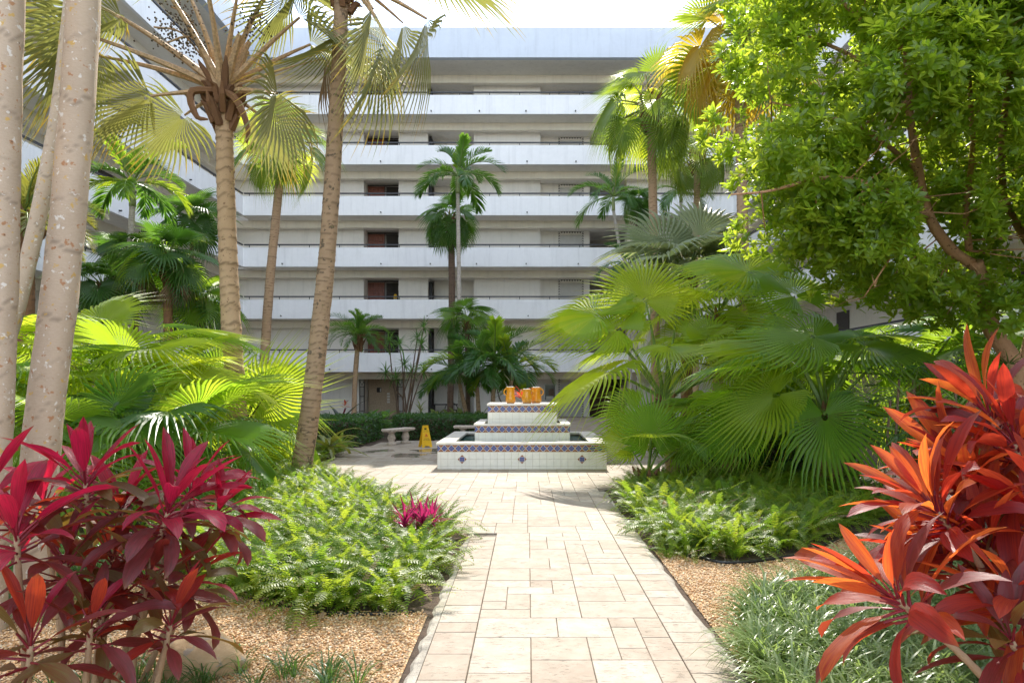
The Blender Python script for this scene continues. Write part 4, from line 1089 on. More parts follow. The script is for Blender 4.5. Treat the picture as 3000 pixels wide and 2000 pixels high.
for s in ((560, 270, 575, 340, 610, 350), (690, 290, 725, 370, 722, 420)):
    MB().tube(curve_pts([P(640, 265, 12.8), P(s[0], s[1], 12.7), P(s[2], s[3], 12.7), P(s[4], s[5], 12.75)], 10), [.05, .06, .065, .07, .07, .065, .06, .05, .04, .03, .015], 6).o('dead_sheath', pa, 'boots')

c2 = P(1005, -75, 12.6)
pb = fan_palm('leaning mossy palm trunk with yellowing fans hanging to one side', P(872, 1425, 12.4), c2, (.18, .125), 'olive', 0, 1.5, 1.2, 'bark_mossy',
              mid=[P(905, 1230, 12.4), P(938, 950, 12.45), P(962, 700, 12.5), P(985, 330, 12.55)], ring=.10, flare=.08, name='leaning_palm')
for lib, hx, hy, dy, rb, ro in (('hang', 1138, 75, -.3, 1.75, -.3), ('hang', 1245, 35, .2, 1.8, -.5), ('hang', 1172, 45, .5, 1.4, -.3), ('hang', 1042, 75, .1, 1.35, .0), ('hang', 1100, 0, -.7, 1.5, -.2),
        ('olive', 1250, -120, .5, 1.4, -.3), ('olive', 1150, -260, .0, 1.4, -.2), ('olive', 900, -150, .4, 1.4, .3), ('olive', 930, -280, -.3, 1.4, .2), ('hang', 880, -40, .6, 1.3, .3), ('olive', 1040, -330, .4, 1.4, 0), ('olive', 860, -200, -.6, 1.3, .4)):
    fan_at(pb, lib, c2, P(hx, hy, 12.6+dy), rb, ro)
boots(pb, c2-Vector((0, 0, .1)), .22, .55, 20, 9)

GW = 'tall skirted fan palms before the building'
def washy(label, bx, Y, cx, cy, seed, n=19, dist=.95, Rb=.85, r=(.15, .115), lib=(('wash', 6), ('bright', 1)), keep=None):
    c = P(cx, cy, Y); fan_palm(label, ground(bx, Y), c, r, list(lib), n, dist, Rb, 'bark_slim', mid=[P((bx*.6+cx*.4), (1130+cy)/2+80, Y)], el0=82, el1=-48, seed=seed, boot=(.24, .75, 40), group=GW, name='skirted_palm', ring=.07, keep=keep)
washy('slim skirted fan palm rising between the brown ringed trunk and the mossy trunk', 760, 21, 830, 425, 2)
washy('tall skirted fan palm left of the broadleaf tree', 1925, 20.5, 1906, 312, 6, n=25, dist=1.15, Rb=1.05)
washy('shorter skirted fan palm close behind the tall one by the broadleaf tree', 2035, 26, 2043, 450, 9, n=20, dist=1.0, Rb=.95)
c3 = P(2165, 130, 17.0)
fan_palm('palm with golden yellow fans showing above the broadleaf tree', ground(2190, 17), c3, (.15, .12), [('yellow', 3), ('wash', 2)], 20, 1.0, 1.25, 'bark_slim', seed=21, boot=(.22, .6, 24), name='yellow_fan_palm', el1=-40, ring=.07,
         heroes=(('yellow', P(2100, 120, 16.8), 1.05, .3), ('yellow', P(2085, 255, 16.8), 1.2, .3), ('yellow', P(2150, -20, 16.9), 1.1, .2)))

# feather and small fan palms standing against the facade
feather_palm('slender white stemmed feather palm in front of the gallery fronts', ground(1349, 28), P(1341, 565, 28), (.10, .075), [('dark', 1)], 13, 2.1, 'bark_white', mid=[P(1345, 850, 28)], seed=12, shaft=.75, spear='lit', low=1.0)
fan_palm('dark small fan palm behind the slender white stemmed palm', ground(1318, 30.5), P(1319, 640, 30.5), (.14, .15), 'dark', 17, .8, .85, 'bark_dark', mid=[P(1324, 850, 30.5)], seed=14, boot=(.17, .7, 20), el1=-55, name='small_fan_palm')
feather_palm('arching dark feather palm with curved stem near the lift lobby', ground(1880, 32), P(1797, 615, 32), (.09, .07), 'areca', 11, 2.2, 'bark_white', mid=[P(1850, 850, 32), P(1815, 720, 32)], seed=18, shaft=.7)
fan_palm('little dark fan palm on a thin stem right of the arching feather palm', ground(1870, 33), P(1868, 590, 33), (.07, .06), 'dark', 12, .55, .75, 'bark_dark', mid=[P(1862, 800, 33)], seed=23, el1=-50, name='small_fan_palm')
feather_palm('dark feather palm seen beyond the shorter skirted palm', ground(2000, 33), P(1995, 590, 33), (.09, .07), 'areca', 9, 2.0, 'bark_white', seed=25, shaft=.5)
feather_palm('lower dark feather palm under the arching one by the lift lobby', ground(1850, 31), P(1840, 800, 31), (.08, .06), 'areca', 9, 1.7, 'bark_white', seed=26, shaft=.4)
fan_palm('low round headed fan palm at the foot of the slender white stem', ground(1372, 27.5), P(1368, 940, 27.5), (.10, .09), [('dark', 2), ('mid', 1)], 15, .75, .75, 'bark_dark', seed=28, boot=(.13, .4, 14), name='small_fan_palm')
feather_palm('pygmy date palm with a shaggy rusty neck by the restroom', ground(1036, 27), P(1050, 985, 27), (.10, .09), 'date', 30, 1.45, 'bark_slim', mid=[P(1040, 1120, 27)], seed=31, boot=(.17, .55, 30), ring=.06, low=.85, name='pygmy_date_palm')
for i, (bx, cx, cy, Y, L, s) in enumerate(((1408, 1395, 1105, 25.5, 2.0, 41), (1440, 1448, 1085, 25.2, 2.15, 43), (1462, 1500, 1110, 25.6, 1.9, 47), (1382, 1345, 1120, 26.2, 1.7, 49))):
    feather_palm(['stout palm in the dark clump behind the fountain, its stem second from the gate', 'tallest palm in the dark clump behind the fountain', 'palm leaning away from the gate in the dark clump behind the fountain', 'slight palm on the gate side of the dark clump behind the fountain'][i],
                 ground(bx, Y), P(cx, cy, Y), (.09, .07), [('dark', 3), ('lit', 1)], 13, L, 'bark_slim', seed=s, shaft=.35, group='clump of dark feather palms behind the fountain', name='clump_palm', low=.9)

# left planting, by the wing
feather_palm('feather palm with sunlit yellow tips in front of the left wing', ground(378, 19), P(388, 600, 19), (.10, .075), [('lit', 2), ('dark', 1)], 13, 1.75, 'bark_white', mid=[P(380, 800, 19)], seed=51, shaft=.65, spear='lit')
feather_palm('olive date palm behind the pale trunks at the left', ground(80, 14.5), P(75, 640, 14.5), (.17, .15), 'olive', 22, 1.7, 'boots', seed=53, low=.95, boot=(.24, .5, 24), name='date_palm')
fan_palm('small dark fan palm high on a thin stem against the left wing', ground(560, 24), P(562, 640, 24), (.08, .07), 'dark', 14, .7, .9, 'bark_dark', seed=55, el1=-55, name='small_fan_palm')
GL = 'fan palms massed below the left wing'
for i, (bx, Y, cx, cy, n, ds, Rb, lib, lab) in enumerate((
        (500, 17.5, 490, 760, 22, .62, .72, [('dark', 2), ('mid', 2)], 'fan palm with dead brown skirt before the left wing'),
        (300, 18.5, 302, 840, 20, .62, .70, 'dark', 'dark fan palm with rusty heart beside the dead skirted one'),
        (395, 19.5, 392, 745, 20, .6, .68, 'dark', 'dark fan palm standing behind the rusty hearted one'),
        (590, 18.5, 585, 880, 16, .6, .75, [('dark', 3), ('mid', 1)], 'fan palm low between the dead skirted palm and the ringed trunk'))):
    fan_palm(lab, ground(bx, Y), P(cx, cy, Y), (.12, .11), lib, n, ds, Rb, 'boots', seed=60+i, boot=(.16, .6, 26), group=GL, el1=-50, dead=(7 if i == 0 else 1), ring=.08)
fan_palm('big bright fan palm spreading over the pink cordyline', ground(420, 11.2), P(418, 1180, 11.2), (.16, .15), [('bright', 4), ('mid', 2)], 13, 1.2, .95, 'boots', seed=71, boot=(.2, .5, 26), group=GL, el1=-2,
         heroes=(('bright', P(300, 965, 11.3), 1.15, .2, (0, -1, .25)), ('bright', P(420, 1005, 10.6), 1.1, 0, (0, -.35, 1)), ('bright', P(445, 1140, 10.0), 1.0, .1, (0, -.6, 1)), ('mid', P(560, 960, 11.6), 1.0, -.3, (0, -1, .5)), ('bright', P(560, 1090, 10.6), 1.0, -.2, (.2, -.5, 1))))
fan_palm('bright fan palm between the ringed trunk and the mossy trunk', ground(715, 13.8), P(708, 1270, 13.8), (.15, .14), [('bright', 2), ('mid', 2)], 12, 1.1, 1.0, 'boots', seed=73, boot=(.18, .4, 22), group=GL, el1=-15,
         heroes=(('bright', P(756, 1178, 13.1), 1.15, .0, (.1, -1, .15)), ('bright', P(760, 1100, 13.9), 1.0, 0, (0, -1, .6)), ('mid', P(650, 1120, 13.5), 1.0, .2, (0, -.8, .6))))
fan_palm('fan palm spreading behind the thick pale trunk', ground(120, 10.5), P(118, 1210, 10.5), (.15, .14), [('mid', 3), ('bright', 2)], 12, 1.2, .95, 'boots', seed=75, boot=(.18, .4, 22), group=GL, el1=0)
fan_palm('fan palm at the outer edge of the left thicket below the wing', ground(-60, 11.5), P(-60, 1120, 11.5), (.15, .14), [('mid', 3), ('bright', 1)], 12, 1.2, 1.0, 'boots', seed=77, group=GL, el1=-2)
fan_palm('low dark fan palm in the shade of the big bright one', ground(520, 9.6), P(520, 1330, 9.6), (.13, .12), [('mid', 3), ('dark', 1)], 11, .95, .95, 'boots', seed=79, group=GL, el1=-5)
fan_palm('low fan palm tucked between pale trunk and bright fans', ground(270, 9.0), P(270, 1350, 9.0), (.12, .12), [('mid', 2), ('dark', 2)], 11, .95, .9, 'boots', seed=81, group=GL, el1=0)
feather_palm('little dark feather palm behind the mossy trunk', ground(780, 24), P(778, 1130, 24), (.06, .05), 'areca', 9, 1.1, 'bark_dark', seed=83)

# right planting
GR = 'fan palms massed below the broadleaf tree'
notfountain = lambda a: not 105 < a < 262
fan_palm('small fan palm with fibrous foot at the corner of the paving', P(1900, 1440, 11.6), P(1897, 1395, 11.6), (.14, .12), [('bright', 1), ('mid', 1)], 9, .80, .75, 'boots', seed=91, boot=(.16, .35, 34), group=GR, el0=80, el1=35, keep=notfountain,
         heroes=(('mid', P(1908, 1290, 11.2), .78, 0, (0, -1, .5)), ('bright', P(1850, 1310, 11.5), .68, .1, (.1, -1, .3)), ('mid', P(2000, 1300, 11.5), .75, -.2, (0, -1, .6))))
c4 = P(1945, 1170, 13.2)
fan_palm('tall bright fan palm leaning toward the fountain', P(1975, 1400, 13.2), c4, (.12, .11), [('bright', 5), ('mid', 1)], 11, 1.35, 1.0, 'bark_slim', mid=[P(1962, 1300, 13.2)], seed=93, boot=(.17, .35, 22), group=GR, el0=82, el1=5, keep=notfountain,
         heroes=(('bright', P(1755, 905, 12.9), 1.3, .1, (.1, -1, .25)), ('bright', P(1900, 890, 13.0), 1.3, 0, (0, -1, .2)), ('bright', P(1775, 1060, 12.8), 1.15, .3, (0, -.3, 1)), ('bright', P(1995, 860, 13.6), 1.2, 0, (0, -1, .3)), ('bright', P(1830, 960, 12.6), 1.1, .1, (.2, -1, .4)), ('mid', P(1880, 1185, 12.3), .85, 0, (0, -.9, .5)), ('bright', P(1835, 1010, 13.6), 1.0, .2, (0, -.6, .7)), ('bright', P(2060, 1000, 12.7), 1.0, -.1, (0, -1, .5))))
c5 = P(2420, 1215, 11.2)
fan_palm('wide fan palm with rough short trunk and fern at its foot', ground(2425, 11.2), c5, (.17, .16), [('mid', 2), ('bright', 3)], 9, 1.55, 1.0, 'boots', seed=95, boot=(.22, .6, 40), group=GR, el0=75, el1=5,
         heroes=(('mid', P(2356, 880, 10.9), 1.0, .25, (0, -1, .3)), ('mid', P(2425, 1005, 10.0), .95, 0, (0, -.75, .6)), ('bright', P(2215, 765, 11.5), 1.25, .3, (0, -1, .2)), ('mid', P(2210, 1240, 10.6), .85, .4, (.3, -1, .1)), ('bright', P(2260, 1010, 10.7), 1.0, .2, (0, -.5, 1)), ('bright', P(2600, 1000, 10.9), 1.0, -.3, (0, -.5, 1)), ('bright', P(2290, 1130, 10.2), .9, .2, (0, -.8, .6))))
fan_palm('fan palm filling the gap behind the wide one', ground(2230, 13.4), P(2230, 1110, 13.4), (.13, .12), [('bright', 3), ('mid', 2)], 12, 1.25, 1.0, 'bark_slim', seed=97, boot=(.17, .4, 22), group=GR, el0=82, el1=0)
fan_palm('upper fan palm seen against the tree crown', ground(2100, 15.0), P(2105, 930, 15.0), (.12, .11), [('bright', 4), ('mid', 1)], 13, 1.15, 1.0, 'bark_slim', seed=99, boot=(.17, .4, 22), group=GR, el1=-15)
fan_palm('low fan palm in shade behind the fern bank', ground(2130, 12.0), P(2135, 1290, 12.0), (.12, .11), [('mid', 2), ('bright', 1)], 8, .95, .8, 'boots', seed=101, group=GR, el1=15)
fan_palm('grey green silver fan palm before the skirted palms', ground(2010, 17.5), P(2015, 800, 17.5), (.15, .14), 'silver', 13, .95, 1.2, 'boots', seed=103, boot=(.2, .4, 20), el0=75, el1=-10, name='silver_fan_palm',
         heroes=(('silver', P(1960, 720, 17.2), 1.2, .2, (0, -1, .3)), ('silver', P(2050, 690, 17.4), 1.25, -.1, (0, -1, .3))))
fan_palm('dark fan palm between the broadleaf tree and the right wing', ground(2700, 11.5), P(2705, 1110, 11.5), (.13, .12), [('dark', 1), ('mid', 3)], 12, 1.1, .95, 'boots', seed=105, group=GR, el1=-10)
fan_palm('dark fan palm at the outer edge of the right planting', ground(2960, 11.5), P(2960, 1080, 11.5), (.13, .12), [('dark', 2), ('mid', 1)], 12, 1.1, .95, 'boots', seed=107, group=GR, el1=-10)
def lady(label, px, Y, h, n, seed):
    rs = random.Random(seed); t = thing('lady_palm', label, 'palm', ground(px, Y), 'lady palms under the broadleaf tree')
    for k in range(5):
        bx = PX(px, Y)+rs.uniform(-.4, .4); by = Y+rs.uniform(-.3, .3); hh = h*rs.uniform(.6, 1); top = Vector((bx+rs.uniform(-.15, .15), by, hh))
        MB().tube([(bx, by, -.05), top], .018, 6).o('cane', t, 'bark_dark')
        for i in range(n):
            az = i*2.4+k; el = R(rs.uniform(-5, 60)); put_fan(t, 'lady', top-Vector((0, 0, hh*.5*(i/n))), azel(az, el), .45, .48*rs.uniform(.85, 1.1), rs.uniform(-.3, .3))
lady('dark fingered lady palm below the right wing rail', 2640, 9.6, 1.9, 8, 5)
lady('dark fingered lady palm behind the orange cordyline', 2860, 9.0, 2.0, 8, 6)
lady('dark fingered lady palm beside the rough short trunk', 2520, 10.6, 1.5, 7, 7)
# ------------------------------------------------------------------ broadleaf tree
def simple_leaf(L, w, bendz, n=3, fold=.25):
    """(V, T) leaf along +X"""
    V = []; T = []
    prof = [(0, .06), (.30, .55), (.62, 1.0), (.85, .7)]
    for t, k in prof:
        z = bendz*t*t*L
        V += [(t*L, -w*.5*k, z+fold*w*.5*k), (t*L, 0, z), (t*L, w*.5*k, z+fold*w*.5*k)]
    V.append((L, 0, bendz*L)); m = len(prof)
    for i in range(m-1):
        b = i*3
        for q in (0, 1): T += [(b+q, b+q+1, b+q+4), (b+q, b+q+4, b+q+3)]
    b = (m-1)*3; T += [(b, b+1, 12), (b+1, b+2, 12)]
    return np.array(V, float), np.array(T)
def rosette(nl, L, w, seed):
    """whorl of leaves round +Z"""
    rs = random.Random(seed); Vs = []; Ts = []; off = 0
    for i in range(nl):
        V, T = simple_leaf(L*rs.uniform(.75, 1.1), w*rs.uniform(.85, 1.15), rs.uniform(-.35, .05))
        el = R(rs.uniform(5, 40)+(40 if i > nl*.7 else 0)); az = i*2.4+rs.uniform(-.3, .3)
        M = Matrix.Rotation(az, 3, 'Z') @ Matrix.Rotation(-el, 3, 'Y') @ Matrix.Rotation(rs.uniform(-.4, .4), 3, 'X')
        V = V @ np.array(M).T; V[:, 2] += -.04*L*i/nl*6
        Vs.append(V); Ts.append(T+off); off += len(V)
    return np.concatenate(Vs), np.concatenate(Ts), np.zeros(off)
TR = [rosette(10, .135, .042, 3), rosette(8, .115, .040, 4), rosette(12, .145, .046, 5), rosette(7, .155, .042, 6)]
tree = thing('broadleaf_tree', 'big light green broadleaf tree with bare reddish limbs at the right', 'tree', (7.0, 9.6, 0))
tb = MB()
TL = [[(7.0, 9.6, -.1), P(2985, 1120, 9.4), P(2905, 960, 9.2), P(2880, 850, 9.0), P(2860, 770, 8.8)],
      [P(2905, 960, 9.2), P(2870, 800, 9.0), P(2790, 735, 8.7), P(2725, 640, 8.5), P(2690, 500, 8.4), P(2665, 330, 8.4), P(2655, 150, 8.4), P(2640, -80, 8.5)],
      [P(2840, 735, 8.8), P(2830, 620, 8.8), P(2850, 420, 8.9), P(2840, 200, 9.0), P(2850, -100, 9.2)],
      [P(2985, 1120, 9.4), P(3040, 800, 9.4), P(2950, 600, 9.2), P(2935, 430, 9.1), P(2960, 200, 9.2), P(2990, -80, 9.3)],
      [P(2690, 500, 8.4), P(2560, 400, 8.3), P(2400, 330, 8.3), P(2260, 300, 8.5)],
      [P(2725, 640, 8.5), P(2600, 560, 8.0), P(2440, 520, 7.8), P(2250, 560, 7.9), P(2140, 570, 8.1)],
      [P(2665, 330, 8.4), P(2520, 180, 8.6), P(2330, 90, 8.8), P(2250, 30, 9.0)],
      [P(2700, 560, 8.4), P(2640, 700, 8.0), P(2560, 830, 7.8)],
      [P(2655, 150, 8.4), P(2480, 20, 8.4), P(2380, -150, 8.5)]]
TRr = [(.13, .09), (.085, .03), (.045, .02), (.06, .03), (.035, .010), (.035, .010), (.035, .010), (.025, .008), (.03, .01)]
for i, (c, (ra, rb)) in enumerate(zip(TL, TRr)):
    pts = curve_pts(c, 26)
    mb = MB().tube(pts, [(ra+(rb-ra)*k/26)*random.uniform(.94, 1.06) for k in range(27)], 9, jit=.05)
    obj('trunk' if i == 0 else 'limb', mb.mesh('limb', 'tree_bark', smooth=True), tree)
LIMB_PTS = [q for c in (TL[1], TL[2][1:], TL[3][1:]) for q in curve_pts(c, 40)]
def keepout(p):
    """the limbs stand clear of leaves on their near side"""
    for q in LIMB_PTS:
        if p.y < q.y+.15 and abs(p.x/p.y-q.x/q.y) < .011 and abs((p.z-CAMH)/p.y-(q.z-CAMH)/q.y) < .02 and 3.2 < q.z < 6.0: return True
    return False
rs = random.Random(5)
CC, CR = Vector((5.75, 8.9, 5.3)), Vector((3.45, 2.1, 3.2))
cl = []
blobs = []
while len(blobs) < 205:
    v = Vector((rs.uniform(-1, 1), rs.uniform(-1, 1), rs.uniform(-1, 1)))
    if .25 < v.length < 1.0 and (v.y < .15 or rs.random() < .35): blobs.append((CC+Vector((v.x*CR.x, v.y*CR.y, v.z*CR.z)), rs.uniform(.30, .68), v.length))
for (c, r, ln) in blobs:
    if c.z < 2.5+max(0, (c.x-5.2))*.1: continue
    for k in range(int(115*r*r/.3)):
        d = Vector((rs.gauss(0, 1), rs.gauss(0, 1), rs.gauss(0, .8))); d.normalize(); p = c+d*r*rs.uniform(.55, 1.0)**.6*1.0
        up = (d*.9+Vector((0, -.25, .9))+Vector((rs.gauss(0, .35), rs.gauss(0, .35), rs.gauss(0, .3)))).normalized()
        if p.z > max(2.45, 3.62-.36*(p.x-2.5)) and not keepout(p): cl.append((p, up, rs.uniform(.6, 1.25)))
mats = []
for p, up, s in cl:
    x = up.orthogonal().normalized(); x.rotate(Matrix.Rotation(rs.uniform(0, 6.28), 3, up)); y = up.cross(x); M = Matrix.Identity(4)
    for i in range(3): M[i][0] = x[i]*s; M[i][1] = y[i]*s; M[i][2] = up[i]*s; M[i][3] = p[i]
    mats.append(M)
order = sorted(range(len(cl)), key=lambda i: cl[i][0].y if (cl[i][0].x*F/cl[i][0].y+1546 < 3000 and cl[i][0].z < CAMH+1130*cl[i][0].y/F) else 99)
front = order[:300]; rest = order[300:]
TMs = []
for V, T, rd in TR: TMs.append(np_mesh('leaf_cluster', V, T, 'tree_leaf'))
for i in front: obj('leaf_cluster', TMs[i % 4], tree, mats[i])
o = scatter('crown', TR, [np.array(mats[i]) for i in rest], [i % 4 for i in rest], 'tree_leaf', parent=tree); tag(o, kind='stuff')
tw = MB()      # twigs that carry the clusters
lim = [p for c in TL[1:] for p in curve_pts(c, 14)]
for (c, r, ln) in blobs:
    if c.z < 2.5: continue
    q = min(lim, key=lambda a: (a-c).length)
    if (q-c).length < 2.2: tw.tube([q, q.lerp(c, .5)+Vector((0, 0, -.12)), c], [.010, .007, .003], 5, cap=False)
tag(tw.o('twigs', tree, 'tree_bark'), kind='stuff')

# ------------------------------------------------------------------ cordylines
CORD = {}
for nm, mat in (('pink', 'cord_pink'), ('maroon', 'cord_maroon'), ('olive', 'cord_olive'), ('orange', 'cord_orange'), ('red', 'cord_red')):
    CORD[nm] = [blade_mesh('cordyline_leaf', mat, w=wd, pet=.20, curve=cv, gut=g, twist=tw_, peak=.52, wav=wa, seed=i, tipcurl=tc) for i, (wd, cv, g, tw_, wa, tc) in enumerate(
        ((.175, 25, .35, 10, .12, 10), (.20, 45, .25, -15, .18, 15), (.185, 70, .30, 20, .16, 20), (.155, 12, .45, -8, .10, 5), (.215, 55, .15, 25, .25, 25)))]
def cordyline(label, stems, palette, Lf, group=None, span=88):
    """stems: list of (control points, leaf count, axis tilt, seed, young colour weight)"""
    t = thing('cordyline', label, 'shrub', stems[0][0][0], group)
    for ctrl, n, seed, young, s in stems:
        n = int(n*1.4)
        rs = random.Random(seed); pts = curve_pts(ctrl, 18)
        d0 = (pts[-1]-pts[-3]).normalized()
        MB().tube(pts, [.018*(1.0-.30*k/18)*(1+.12*(k % 2)) for k in range(19)], 8).o('stem', t, 'cane', smooth=True)
        tip = pts[-1]
        x = d0.orthogonal().normalized(); y = d0.cross(x)
        for i in range(n):
            f = (i+.5)/n          # 0 = youngest, upright; 1 = oldest, drooping
            az = i*2.39996+rs.uniform(-.25, .25); el = R(82-span*f**.85+rs.uniform(-9, 9))
            d = (d0*math.sin(el)+(x*math.cos(az)+y*math.sin(az))*math.cos(el)).normalized()
            q = palette(f, rs, young); k = rs.choice((0, 3, 1)) if f < .35 else rs.choice((0, 1, 2, 4, 1))
            L = Lf*s*rs.uniform(.82, 1.12)*(.72+.28*min(1, f*3+.25))
            z = d0*1.0+Vector((0, 0, .35))
            obj('leaf', CORD[q][k], t, frame(d, z, tip-d0*(.10*s*f*1.6)+d0*.03, L) @ Matrix.Rotation(rs.uniform(-.35, .35), 4, 'X'))
    return t
def pal_pink(f, rs, yg):
    if f < .48*yg: return 'pink'
    return rs.choices(('maroon', 'red', 'olive', 'pink'), (6, 1.6, 2.6, 1.2*yg))[0]
def pal_or(f, rs, yg):
    if f < .3: return rs.choices(('orange', 'red'), (6, 3))[0]
    return rs.choices(('orange', 'red', 'maroon'), (6*yg, 4, 1.5))[0]
def stem(tx, ty, Y, bx, by=None, lean=0.0, bY=None):
    tip = P(tx, ty, Y); b = Vector((PX(bx, bY or Y), (bY or Y), -.05)); m = b.lerp(tip, .55)+Vector((lean, 0, 0))
    return [b, m, tip]
cordyline('pink and maroon cordyline with tall bare canes beside the thick pale trunk', [
    (stem(492, 1500, 3.75, 300), 22, 1, 1.0, 1.06), (stem(250, 1415, 3.85, 330, lean=-.02), 20, 2, 1.0, 1.0), (stem(355, 1500, 4.0, 260), 16, 14, .6, .9),
    (stem(560, 1440, 4.05, 330), 16, 3, 1.0, .9), (stem(430, 1700, 3.7, 360), 13, 4, .1, .95), (stem(190, 1650, 3.6, 170), 14, 5, .15, 1.0), (stem(500, 1830, 3.55, 420), 13, 6, .1, .9), (stem(640, 1500, 4.1, 400), 16, 61, .9, .9), (stem(330, 1640, 3.9, 280), 15, 62, .1, .95), (stem(560, 1690, 3.9, 420), 14, 63, .1, .9), (stem(300, 1790, 3.6, 260), 12, 64, .0, .9), (stem(130, 1480, 4.1, 200), 16, 65, .8, .95)], pal_pink, .45, 'cordylines beside the path')
cordyline('lower magenta cordyline at the edge of the view beside the pink one', [
    (stem(48, 1570, 3.3, 95), 16, 8, 1.1, 1.0), (stem(90, 1890, 3.1, 60), 12, 9, .1, 1.0), (stem(-60, 1480, 3.5, -20), 16, 10, .9, 1.0), (stem(265, 1840, 3.3, 230), 11, 15, .1, .9)], pal_pink, .48, 'cordylines beside the path')
cordyline('glowing orange red cordyline leaning out over the path side grass', [
    ([P(3010, 2130, 2.75), P(2820, 1920, 2.8), P(2625, 1755, 2.85)], 19, 21, 1.0, 1.0), ([P(2990, 2200, 3.1), P(2900, 1720, 3.1), P(2745, 1500, 3.15)], 24, 22, 1.0, 1.0),
    ([P(3060, 2200, 3.3), P(3030, 1600, 3.3), P(2975, 1300, 3.3)], 22, 23, 1.0, 1.05), ([P(3040, 2200, 2.9), P(3030, 1900, 2.9), P(2985, 1770, 2.85)], 16, 24, .7, .95),
    ([P(3060, 2250, 3.4), P(3010, 1650, 3.4), P(2870, 1450, 3.4)], 20, 25, 1.0, 1.0), ([P(3100, 2250, 3.0), P(3080, 1750, 3.0), P(3060, 1500, 3.0)], 18, 26, .9, 1.0), ([P(3060, 2250, 3.5), P(2980, 1600, 3.5), P(2820, 1380, 3.5)], 18, 27, 1.0, 1.0), ([P(3080, 2250, 3.2), P(3000, 1800, 3.2), P(2900, 1600, 3.15)], 16, 28, .8, .95), ([P(3060, 2250, 3.3), P(2900, 1850, 3.3), P(2760, 1640, 3.3)], 15, 29, .8, .9), ([P(3120, 2250, 3.5), P(3060, 1500, 3.5), P(2900, 1220, 3.55)], 18, 30, 1.0, 1.0)], pal_or, .48, 'cordylines beside the path', 66)
cordyline('dark drooping cordyline head low under the orange one', [([P(3050, 2250, 2.8), P(3010, 2000, 2.8), P(2965, 1880, 2.75)], 13, 31, .0, .9), ([P(3080, 2250, 3.1), P(2950, 1900, 3.1), P(2880, 1700, 3.15)], 14, 32, .4, .95)],
          lambda f, rs, y: rs.choices(('maroon', 'olive', 'red'), (5, 3, 2))[0], .46, 'cordylines beside the path')

# ------------------------------------------------------------------ ferns
def frond_T(L, n, lw, pl, arch, seed):
    rs = random.Random(seed); V = []; T = []; rd = []; m = 9
    pts = [Vector((0, 0, 0))]; tg = []
    for i in range(m):
        a = R(62)-R(arch)*((i+.5)/m)**1.3; tg.append(a); pts.append(pts[-1]+Vector((math.cos(a), 0, math.sin(a)))*L/m)
    for i in range(m):      # stalk
        b = len(V); w = .0035*(1-.8*i/m)
        for p, k in ((pts[i], 1), (pts[i+1], .9)): V += [tuple(p+Vector((0, -w*k, 0))), tuple(p+Vector((0, w*k, 0)))]
        T += [(b, b+1, b+3), (b, b+3, b+2)]; rd += [i/m]*4
    for i in range(n):
        t = .10+.90*(i+.5)/n; k = min(m-1, int(t*m)); p = pts[k].lerp(pts[k+1], t*m-k); a = tg[k]
        TT = Vector((math.cos(a), 0, math.sin(a))); N = Vector((-math.sin(a), 0, math.cos(a)))
        l = pl*min(1, 3.2*(1-t)**.75)*min(1, .5+3*t)*rs.uniform(.88, 1.1)
        for sg in (-1, 1):
            d = (Vector((0, sg, 0))+TT*.28-N*rs.uniform(-.05, .30)).normalized(); w = TT*lw*.5; b = len(V)
            V += [tuple(p-w*.8), tuple(p+w*.8), tuple(p+d*l*.55+w), tuple(p+d*l+w*.3), tuple(p+d*l*.55-w)]
            T += [(b, b+1, b+2), (b, b+2, b+4), (b+4, b+2, b+3)]; rd += [t]*5
    return np.array(V), np.array(T), np.array(rd)
FERN = [frond_T(.62, 25, .0125, .046, 70, 1), frond_T(.56, 23, .0125, .044, 100, 2), frond_T(.50, 21, .0125, .040, 45, 3), frond_T(.66, 26, .0125, .046, 120, 4)]
def fern_mats(spots, nf, s0=.8, s1=1.2, seed=1):
    rs = random.Random(seed); out = []
    for (x, y, z) in spots:
        for k in range(nf):
            az = rs.uniform(0, 6.283); tilt = rs.uniform(-25, 22)
            out.append(np.array(frame(azel(az, R(tilt)), (0, 0, 1), (x+rs.gauss(0, .04), y+rs.gauss(0, .04), z), rs.uniform(s0, s1)) @ Matrix.Rotation(rs.uniform(-.3, .3), 4, 'X')))
    return out
def fern_bed(label, poly, n, nf, z=0.0, seed=1, s=(.8, 1.2)):
    sp = [(x, y, z) for x, y in pts_in(poly, n) if math.hypot(x+1.16, y-7.55) > .30]; mt = fern_mats(sp, nf, s[0], s[1], seed)
    o = scatter('fern_bed', FERN, mt, [random.randrange(4) for _ in mt], 'fern'); return tag(o, label, 'ferns', kind='stuff')
FB_L = [(-0.92, 5.40), (-1.7, 5.40), (-3.1, 6.30), (-4.4, 8.3), (-5.2, 11.0), (-5.4, 13.6), (-4.75, 13.8), (-2.75, 10.9), (-2.45, 10.4), (-1.05, 8.3), (-0.9, 7.9)]
fern_bed('bright sword fern bank left of the travertine path', FB_L, 700, 11, seed=2)
FB_R = [(1.5, 7.5), (2.0, 7.0), (2.7, 7.25), (3.9, 8.4), (5.0, 9.4), (5.0, 11.8), (3.4, 12.6), (2.3, 12.3), (1.6, 11.2), (1.45, 9.0)]
fern_bed('sword fern bank right of the path below the fan palms', FB_R, 400, 11, seed=3)
fern_bed('ferns and low growth edging the paving left of the fountain', [(-4.85, 14.3), (-6.2, 14.6), (-6.4, 19), (-5.1, 19.2)], 110, 8, seed=4)
dd = [m for m in fern_mats([(x, y_, 0) for x, y_ in pts_in(FB_L, 60)+pts_in(FB_R, 70)], 2, .7, 1.0, 12)]
